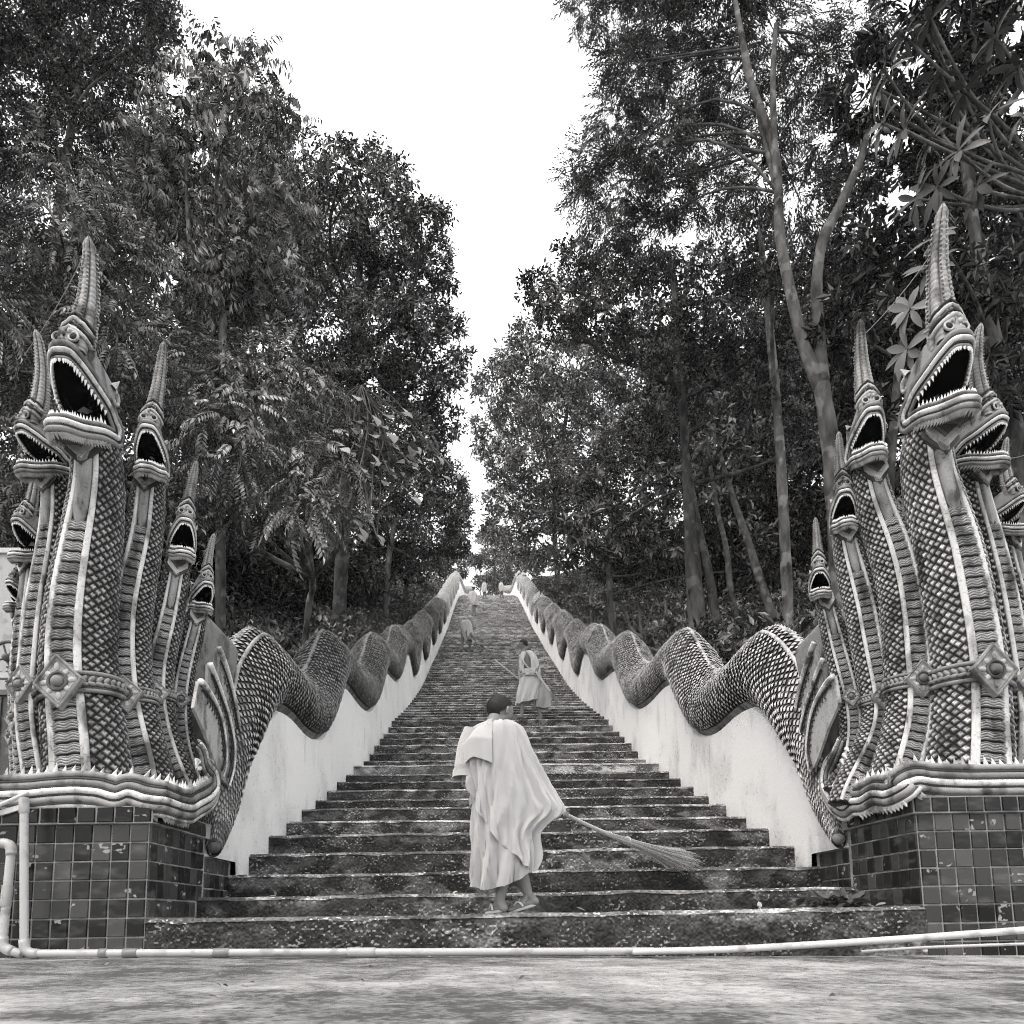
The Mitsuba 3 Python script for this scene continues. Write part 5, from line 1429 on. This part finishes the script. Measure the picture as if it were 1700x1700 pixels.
# the right hand closed on the broom stick
hd = q(934, 1349, .12); bd = nrm(at(985, 1376, 5.75) - hd)
lump += limb([(hd - bd * .02, .026), (hd + bd * .03, .024)])
for i in range(4):
    b0 = hd + bd * (-.025 + .018 * i); sdv = nrm(np.cross(bd, [0, 0, 1.0])); upv_ = np.cross(sdv, bd)
    lump += limb([(b0 + sdv * .024, .0085), (b0 + sdv * .026 - upv_ * .026, .008), (b0 - sdv * .004 - upv_ * .034, .007)])
lump += limb([(hd + bd * .02, .010), (hd + bd * .045 - sdv * .02, .009), (hd + bd * .055 - sdv * .012 - upv_ * .02, .008)])
V, Fc = man_smooth(lump, .014, 6)
part(m1, 'body', (V, Fc, .21), 'mat_skin', True)
sandal(m1, he_l - np.array([0, 0, .010]), to_l + nrm(to_l - he_l) * .03 - np.array([0, 0, .012]), np.array([0, 0, 1.0]))
sandal(m1, he_r - np.array([0, 0, .016]), to_r + nrm(to_r - he_r) * .03 - np.array([0, 0, .012]), np.array([0, 0, 1.0]))
skirt = [(1290, 790, 872, .13), (1340, 786, 880, .145), (1400, 785, 884, .16), (1440, 785, 884, .165), (1482, 784, 880, .16)]
hem1 = lambda t: 1476 - 34 * max(0, math.cos(t)) ** 1.0 - 6 * (math.sin(t) > 0) + 3 * math.sin(5 * t)
part(m1, 'under_robe', robe_loft(skirt, Y1, 836, rng, .52, hem=hem1, fold=.022, nf=10, ph=.4), 'mat_robe', True)
robe = [(1196, 812, 848, .060, .02), (1201, 800, 857, .085, .01), (1208, 789, 864, .105), (1222, 778, 871, .125), (1250, 774, 884, .14), (1285, 775, 901, .145), (1320, 778, 920, .15), (1346, 782, 934, .155), (1354, 783, 930, .155), (1372, 785, 906, .16), (1390, 786, 893, .165), (1425, 788, 898, .17), (1452, 790, 890, .165)]
def hem2(t):
    a = t % (2 * np.pi)
    return float(np.interp(a, [0, .35, .8, 1.6, 2.6, np.pi, 3.6, 4.2, 4.71, 5.3, 5.8, 6.1, 2 * np.pi], [1351, 1362, 1400, 1400, 1330, 1296, 1318, 1368, 1404, 1440, 1449, 1372, 1351]))
part(m1, 'outer_robe', robe_loft(robe, Y1 - .01, 830, rng, .56, hem=hem2, n=170, m=100, fold=.026, nf=13, ph=1.9), 'mat_robe', True)
# shoulder flap and sleeve on the left
rows_ = []
for v in np.linspace(0, 1, 24):
    row = []
    for w in np.linspace(0, 1, 26):
        x = 817 - 52 * math.sin(w * 1.45) / math.sin(1.45) * (.30 + .70 * min(1, v * 2.2) ** .7)
        ytop = 1193 + 16 * w ** 2; ybot = 1266 - 10 * math.sin(w * 3.1) + 30 * max(0, w - .45) ** 1.2 * 1.6
        y = ytop + (ybot - ytop) * v
        dd = -.150 * math.cos(w * 1.5) ** .8 * min(1, .45 + v * 1.2) - .025 + .008 * math.sin(w * 14 + 3 * v) * v
        row.append(q(x, y, dd))
    rows_.append(row)
Pf = np.array(rows_)
th_ = nrm(np.array([-.35, -1, .1])) * -.012
part(m1, 'shoulder_flap', (np.vstack([Pf.reshape(-1, 3), (Pf + th_).reshape(-1, 3)]), np.vstack([grid_faces(24, 26), grid_faces(24, 26)[:, ::-1] + 24 * 26]), .57), 'mat_robe', True)
part(m1, 'sleeve', tube(smooth_path([q(786, 1213), q(774, 1255, -.02), q(771, 1292, -.04)], 16), np.linspace(.055, .068, 16), 22, .55, caps=False, flat=1.2), 'mat_robe', True)
broom('long broom held out to the right by the foreground monk', q(925, 1343, .06), at(985, 1376, 5.62), at(1140, 1430, 6.35), .13, rng, nb=420, r=.012, gb=.62)

# ---- second monk, right half of the stairs
Y2 = 17.0
q = lambda x, y, dy=0.0: at(x, y, Y2 + dy)
m2 = thing('person', 'monk with draped robe striding across the right half of the stairs above the foreground monk', 'person', 'monks sweeping the stairs')
lump = person_head(m2, q(868.5, 1071), .118, -70, -15)
lump += limb([(q(870, 1080), .06), (q(873, 1092), .12), (q(876, 1110), .12), (q(876, 1125), .13)]) + limb([(q(864, 1087), .055), (q(873, 1086), .08), (q(884, 1089), .055)])
lump += limb([(q(864, 1087), .05), (q(861, 1103, -.05), .04), (q(865, 1116, -.15), .03)]) + limb([(q(884, 1089), .05), (q(893, 1104, -.08), .042), (q(890, 1117, -.22), .032)])
zt2 = STEP_Z[18]
for hx, kx, fx, dy in ((871, 868, 866, -.05), (882, 888, 898, .1)):
    f_ = np.array([*q(fx, 1182, dy)[:2], zt2 + .07])
    lump += limb([(q(hx, 1128), .10), (q(kx, 1155, dy), .065), (f_, .035)]) + limb([(f_, .035), (f_ + np.array([-.10, -.10, -.035]), .03)])
V, Fc = man_smooth(lump, .03, 6)
part(m2, 'body', (V, Fc, .17), 'mat_skin', True)
part(m2, 'under_robe', robe_loft([(1116, 864, 893, .15), (1135, 862, 896, .17), (1152, 859, 893, .18), (1170, 856, 889, .19)], Y2, 876, rng, .66, hem=lambda t: 1167 - 5 * math.cos(t), fold=.02, nf=8, n=60, m=30), 'mat_robe', True)
part(m2, 'trailing_robe', robe_loft([(1098, 880, 895, .10), (1120, 880, 897, .12), (1140, 882, 907, .13), (1160, 885, 914, .13), (1176, 890, 913, .10)], Y2 + .12, 890, rng, .5, fold=.03, nf=6, n=50, m=28), 'mat_robe', True)
# cloth over both shoulders leaving a dark opening on the chest, and a sash
for nm_, rows in (('left_drape', [(1083, 866, 874, .07), (1090, 863, 872, .12), (1100, 861, 868, .15), (1110, 861, 867, .16), (1121, 862, 874, .16)]), ('right_drape', [(1081, 870, 882, .07), (1088, 876, 889, .12), (1098, 881, 894, .15), (1108, 883, 896, .16), (1121, 878, 897, .16)]),
                  ('sash', [(1112, 864, 896, .15), (1117, 862, 897, .175), (1124, 863, 896, .16)])):
    part(m2, nm_, robe_loft(rows, Y2 - .04, (rows[1][1] + rows[1][2]) / 2 + (0 if nm_ == 'sash' else (2 if nm_[0] == 'l' else -2)), rng, .68, fold=.018, nf=7, n=44, m=24, ph=len(nm_)), 'mat_robe', True)
part(m2, 'chest_fold', tube(smooth_path([q(865, 1088, -.14), q(872, 1103, -.20), q(884, 1114, -.2)], 12), np.linspace(.05, .03, 12), 10, .58, flat=.5), 'mat_robe', True)
broom('broom pointing down to the right from the second monk', q(889, 1115, -.25), q(908, 1141, -.1), q(928, 1168, .1), .07, rng, nb=60, r=.02, g=.6)
pk = thing('pole', 'thin pole slanting up to the left behind the second monk', 'pole')
part(pk, 'stick', tube(np.array([q(822, 1096, .2), q(866, 1131, .25)]), .018, 6, .45), 'mat_skin', True)

# ---- third monk, bent double
Y3 = 33.4
q = lambda x, y, dy=0.0: at(x, y, Y3 + dy)
m3 = thing('person', 'monk bent double over a broom on the left half of the stairs', 'person', 'monks sweeping the stairs')
lump = person_head(m3, q(779, 1066, -.25), .12, 120, -70, hair=True)
lump += limb([(q(771, 1040, .1), .17), (q(776, 1050, -.1), .17), (q(779, 1062, -.2), .10)])
lump += limb([(q(769, 1042, .1), .11), (q(768, 1060, .05), .075), (q(767, 1077, .05), .05)]) + limb([(q(775, 1044, .1), .11), (q(779, 1062, .1), .075), (q(780, 1077, .1), .05)]) + limb([(q(780, 1050, -.2), .06), (q(786, 1058, -.2), .045), (q(789, 1063, -.2), .04)])
lump += limb([(q(767, 1077, .05), .05), (q(762, 1079, -.05), .04)]) + limb([(q(780, 1077, .1), .05), (q(785, 1079, 0), .04)])
V, Fc = man_smooth(lump, .05, 5)
part(m3, 'body', (V, Fc, .2), 'mat_skin', True)
part(m3, 'robe', robe_loft([(1030, 769, 777, .08), (1033, 765, 782, .17), (1042, 765, 784, .21), (1052, 768, 785, .22), (1062, 772, 784, .19), (1067, 775, 783, .12)], Y3 - .05, 776, rng, .72, fold=.02, nf=6, n=48, m=26), 'mat_robe', True)
broom('short dark ended broom of the bent monk', q(787, 1060, -.2), q(795, 1068, -.15), q(804, 1076, -.1), .10, rng, nb=50, r=.025, gb=.10)

# ---- three more far up
for i, (x, y0, y1, Yf, lb, rows, bs) in enumerate([
        (786, 977, 1013, 47.5, 'small stooping monk high up near the left wall', [(982, 780, 789, .12), (988, 778, 793, .2), (998, 780, 794, .22), (1006, 784, 796, .18)], [(793, 1000), (799, 1007), (805, 1014)]),
        (804, 965, 985, 58.5, 'tiny monk near the top of the stairs beside a dark broom head, left', [(968, 801, 807, .12), (973, 800, 808, .2), (980, 800, 808, .2), (984, 801, 807, .18)], [(799, 975), (800, 981), (806, 986)]),
        (832, 965, 984, 59.5, 'tiny monk at the top of the stairs beside the right wall end', [(968, 829, 835, .12), (973, 828, 836, .2), (980, 829, 837, .2), (983, 830, 836, .18)], [(837, 975), (841, 979), (847, 984)])]):
    q = lambda x_, y_, dy=0.0: at(x_, y_, Yf + dy)
    k = thing('person', lb, 'person', 'monks sweeping the stairs')
    lump = person_head(k, q(x, y0), .12, 60, -25)
    h = y1 - y0
    lump += limb([(q(x, y0 + h * .15), .08), (q(x, y0 + h * .3), .15), (q(x, y0 + h * .55), .15)])
    for d in (-2, 3):
        zf = float(stair_z(Yf)) + .06
        f_ = np.array([*q(x + d, y1)[:2], zf]); lump += limb([(q(x, y0 + h * .55), .11), (f_, .05)]) + limb([(f_, .05), (f_ + np.array([.1, .1, -.03]), .04)])
    lump += limb([(q(x, y0 + h * .25), .06), (q(bs[0][0] - 1, bs[0][1]), .045)])
    V, Fc = man_smooth(lump, .06, 5)
    part(k, 'body', (V, Fc, .16), 'mat_skin', True)
    part(k, 'robe', robe_loft(rows, Yf - .02, x + 1, rng, .62, fold=.02, nf=6, n=40, m=20), 'mat_robe', True)
    broom(('broom of the stooping monk high up', 'dark broom of the tiny monk on the left near the top', 'broom of the tiny monk by the right wall end')[i], q(*bs[0]), q(*bs[1]), q(*bs[2]), .12, rng, nb=40, r=.03, gb=.10)
# ------------------------------------------------------------------ things at the edges
rng = np.random.default_rng(31)
k = thing('concrete_wall', 'pale concrete wall with a capping at the far left edge behind the serpent', 'wall')
a, b = at(-160, 915, 7.6), at(36, 915, 7.6)
part(k, 'panel', box(a[0], b[0], 7.6, 7.75, .2, a[2] - .03, .38), 'mat_pvc')
part(k, 'coping', box(a[0], b[0] + .02, 7.57, 7.79, a[2] - .03, a[2] + .02, .5), 'mat_pvc')
k = thing('metal_tank', 'dark metal sheet sided tank at the left edge beside the serpent', 'tank')
a, b = at(-120, 1150, 6.0), at(46, 1150, 6.0); bt = at(0, 1312, 6.0)
part(k, 'side', box(a[0], b[0], 6.0, 6.8, bt[2] - .3, a[2], .06), 'mat_pvc')
part(k, 'rim', box(a[0], b[0] + .02, 5.97, 6.0, a[2] - .03, a[2] + .012, .10), 'mat_pvc')
for i in range(3):
    x = a[0] + (b[0] - a[0]) * (.52 + .2 * i)
    part(k, 'rib', box(x, x + .025, 5.985, 6.0, bt[2] - .3, a[2] - .04, .075), 'mat_pvc')
k = thing('hand_pump', 'old engine with a round flywheel standing on the tank at the left edge', 'engine')
c = at(12, 1092, 6.3); th = np.linspace(0, 2 * np.pi, 33)[:-1]
rw = 28 / ppm(6.3)
part(k, 'flywheel', tube(c + rw * np.stack([np.cos(th), 0 * th, np.sin(th)], 1), .014, 8, .10, closed=True), 'mat_plain', True)
part(k, 'spokes', cat([tube(np.array([c, c + rw * np.array([math.cos(t), 0, math.sin(t)])]), .008, 6, .1) for t in (0.3, 1.9, 3.4, 5.0)]), 'mat_plain', True)
part(k, 'hub', ball(c, (.035, .05, .035), .12), 'mat_plain', True)
part(k, 'cylinder_block', cat([box(c[0] - .02, c[0] + .13, c[1] + .05, c[1] + .3, c[2] - .20, c[2] + .06, .07)] + [box(c[0] - .03, c[0] + .14, c[1] + .04, c[1] + .31, c[2] - .19 + .04 * i, c[2] - .178 + .04 * i, .12) for i in range(6)]), 'mat_plain')
k = thing('plank', 'pale horizontal plank ending behind the serpent belt at the left edge', 'plank')
a, b = at(-100, 1122, 6.15), at(30, 1122, 6.15)
part(k, 'board', box(a[0], b[0], 6.1, 6.16, a[2] - .035, a[2] + .01, .5), 'mat_pvc')
k = thing('handrail', 'thin pale rail slanting up to the corner of the left lip', 'rail')
part(k, 'rail', tube(np.array([at(-60, 1362, 4.82), at(47, 1316, 4.86)]), .013, 8, .6), 'mat_pvc', True)
part(k, 'lower_board', extrude([(-60, 1362), (46, 1332), (46, 1340), (-60, 1372)], lambda x, y: at(x, y, 4.86), np.array([0, .02, 0]), .62), 'mat_pvc')

# fallen leaves
def dry_leaf(c, ln, wd, g, rng, flat=False):
    a = rng.random() * 6.28; d = np.array([math.cos(a), math.sin(a), .25 * rng.random()]); up = np.array([rng.normal(0, .35), rng.normal(0, .35), 1])
    V, Fc = big_leaf(np.asarray(c, float), d, up, ln, wd, fold=.5, droop=rng.normal(.1, .35))
    return V, Fc, g
z1 = STEP_Z[0]
pile = []
for i in range(80):
    x = rng.normal(1392, 26); p = atx(1, 1, 1) * 0
    b = at(x, 1500, 5.45 + rng.normal(0, .08)); b[2] = z1 + .012 + .055 * rng.random() * max(0, 1 - abs(x - 1392) / 60)
    pile.append(dry_leaf(b, .08 + .12 * rng.random(), .035 + .04 * rng.random(), .025 + .10 * rng.random() ** 2 + (.25 if rng.random() < .12 else 0), rng))
labels['leaf_heap'] = {'label': 'heap of curled dry leaves on the lowest step at right', 'category': 'leaves', 'kind': 'stuff'}
put('leaf_heap', cat(pile), 'mat_leaf', True)
for i, (x, y, g, lb) in enumerate([(1263, 1508, .5, 'pale leaf standing upright against the second step, left of the leaf heap'), (690, 1466, .3, 'small dry leaf on the second step left of the monk'), (1090, 1452, .35, 'small leaf under the broom on the third step'), (560, 1508, .3, 'dry leaf lying on the lowest step at left')]):
    k = thing('fallen_leaf', lb, 'leaf', 'single fallen leaves')
    if i == 0:
        b = at(x, 1513, 5.7); b[2] = z1 + .004
        V, Fc = big_leaf(b, np.array([-.15, .12, 1]), np.array([0, -1, 0.1]), .058, .036, fold=.2, droop=.1)
    else:
        kk = (0, 1, 2, 0)[i]
        b = at(x, y, STEP_Y[kk] + .10); b[2] = STEP_Z[kk] + .006
        V, Fc, _ = dry_leaf(b, .06, .035, g, rng)
    put(k, (V, Fc, g), 'mat_leaf', True)
litter = []
for i in range(260):
    kk = int(rng.integers(0, 40)); x = XC + rng.uniform(-2.35, 2.35); y = STEP_Y[kk] + rng.uniform(.02, .4); 
    litter.append(dry_leaf((x, y, STEP_Z[kk] + .008), .03 + .05 * rng.random(), .015 + .02 * rng.random(), .05 + .4 * rng.random() ** 2, rng))
for i in range(60):
    x, y = rng.uniform(-3, 3.5), rng.uniform(1.9, 4.85); litter.append(dry_leaf((x, y, float(court_z(x)) + .012), .012 + .02 * rng.random(), .008 + .01 * rng.random(), .04 + .2 * rng.random(), rng))
labels['leaf_litter'] = {'label': 'scattered bits of dry leaf on the steps and court', 'category': 'leaves', 'kind': 'stuff'}
put('leaf_litter', cat(litter), 'mat_leaf', True)

# fence on the right bank
k = thing('wire_fence', 'low fence of thin posts on the right bank under the trees', 'fence')
pts = [at(x, y, Yf) for x, y, Yf in ((905, 975, 44), (940, 982, 36), (980, 985, 31), (1020, 990, 27), (1062, 992, 24), (1105, 1000, 21.5))]
tops = []
for p in pts:
    zz = float(hill_z(p[0], p[1])); h = 1.25
    part(k, 'post', tube(np.array([[p[0], p[1], zz - .2], [p[0], p[1], zz + h]]), .045, 6, .32), 'mat_bark', True); tops.append(np.array([p[0], p[1], zz + h]))
for d in (.1, .5, .9):
    part(k, 'wire', tube(np.array(tops) - np.array([0, 0, d]), .008, 4, .3), 'mat_bark', True)
# strings between the crests
for a, b, lb in ((at(1424, 566, 5.45), at(1558, 402, 5.2), 'thin string between the two tallest right crests'), (at(40, 590, 5.45), at(136, 430, 5.2), 'thin string between the two tallest left crests'), (at(1640, 760, 5.2), at(1760, 730, 4.9), 'thin cord leaving the right serpent towards the right edge')):
    k = thing('string', lb, 'string')
    m = .5 * (a + b) - np.array([0, 0, .05])
    part(k, 'cord', tube(smooth_path([a, m, b], 14), .0028, 5, .3), 'mat_plain', True)
# ------------------------------------------------------------------ morning haze: one closed box of thin air round everything
scene['haze_air'] = {'type': 'homogeneous', 'albedo': 0.96, 'sigma_t': 0.0003}
scene['haze'] = {'type': 'cube', 'to_world': T().translate([0, 78, 31]).scale([75, 96, 33.5]), 'bsdf': {'type': 'null'}, 'interior': {'type': 'ref', 'id': 'haze_air'}}
labels['haze'] = {'label': 'thin morning haze between the trees', 'category': 'haze', 'kind': 'stuff'}
scene['camera']['medium'] = {'type': 'ref', 'id': 'haze_air'}
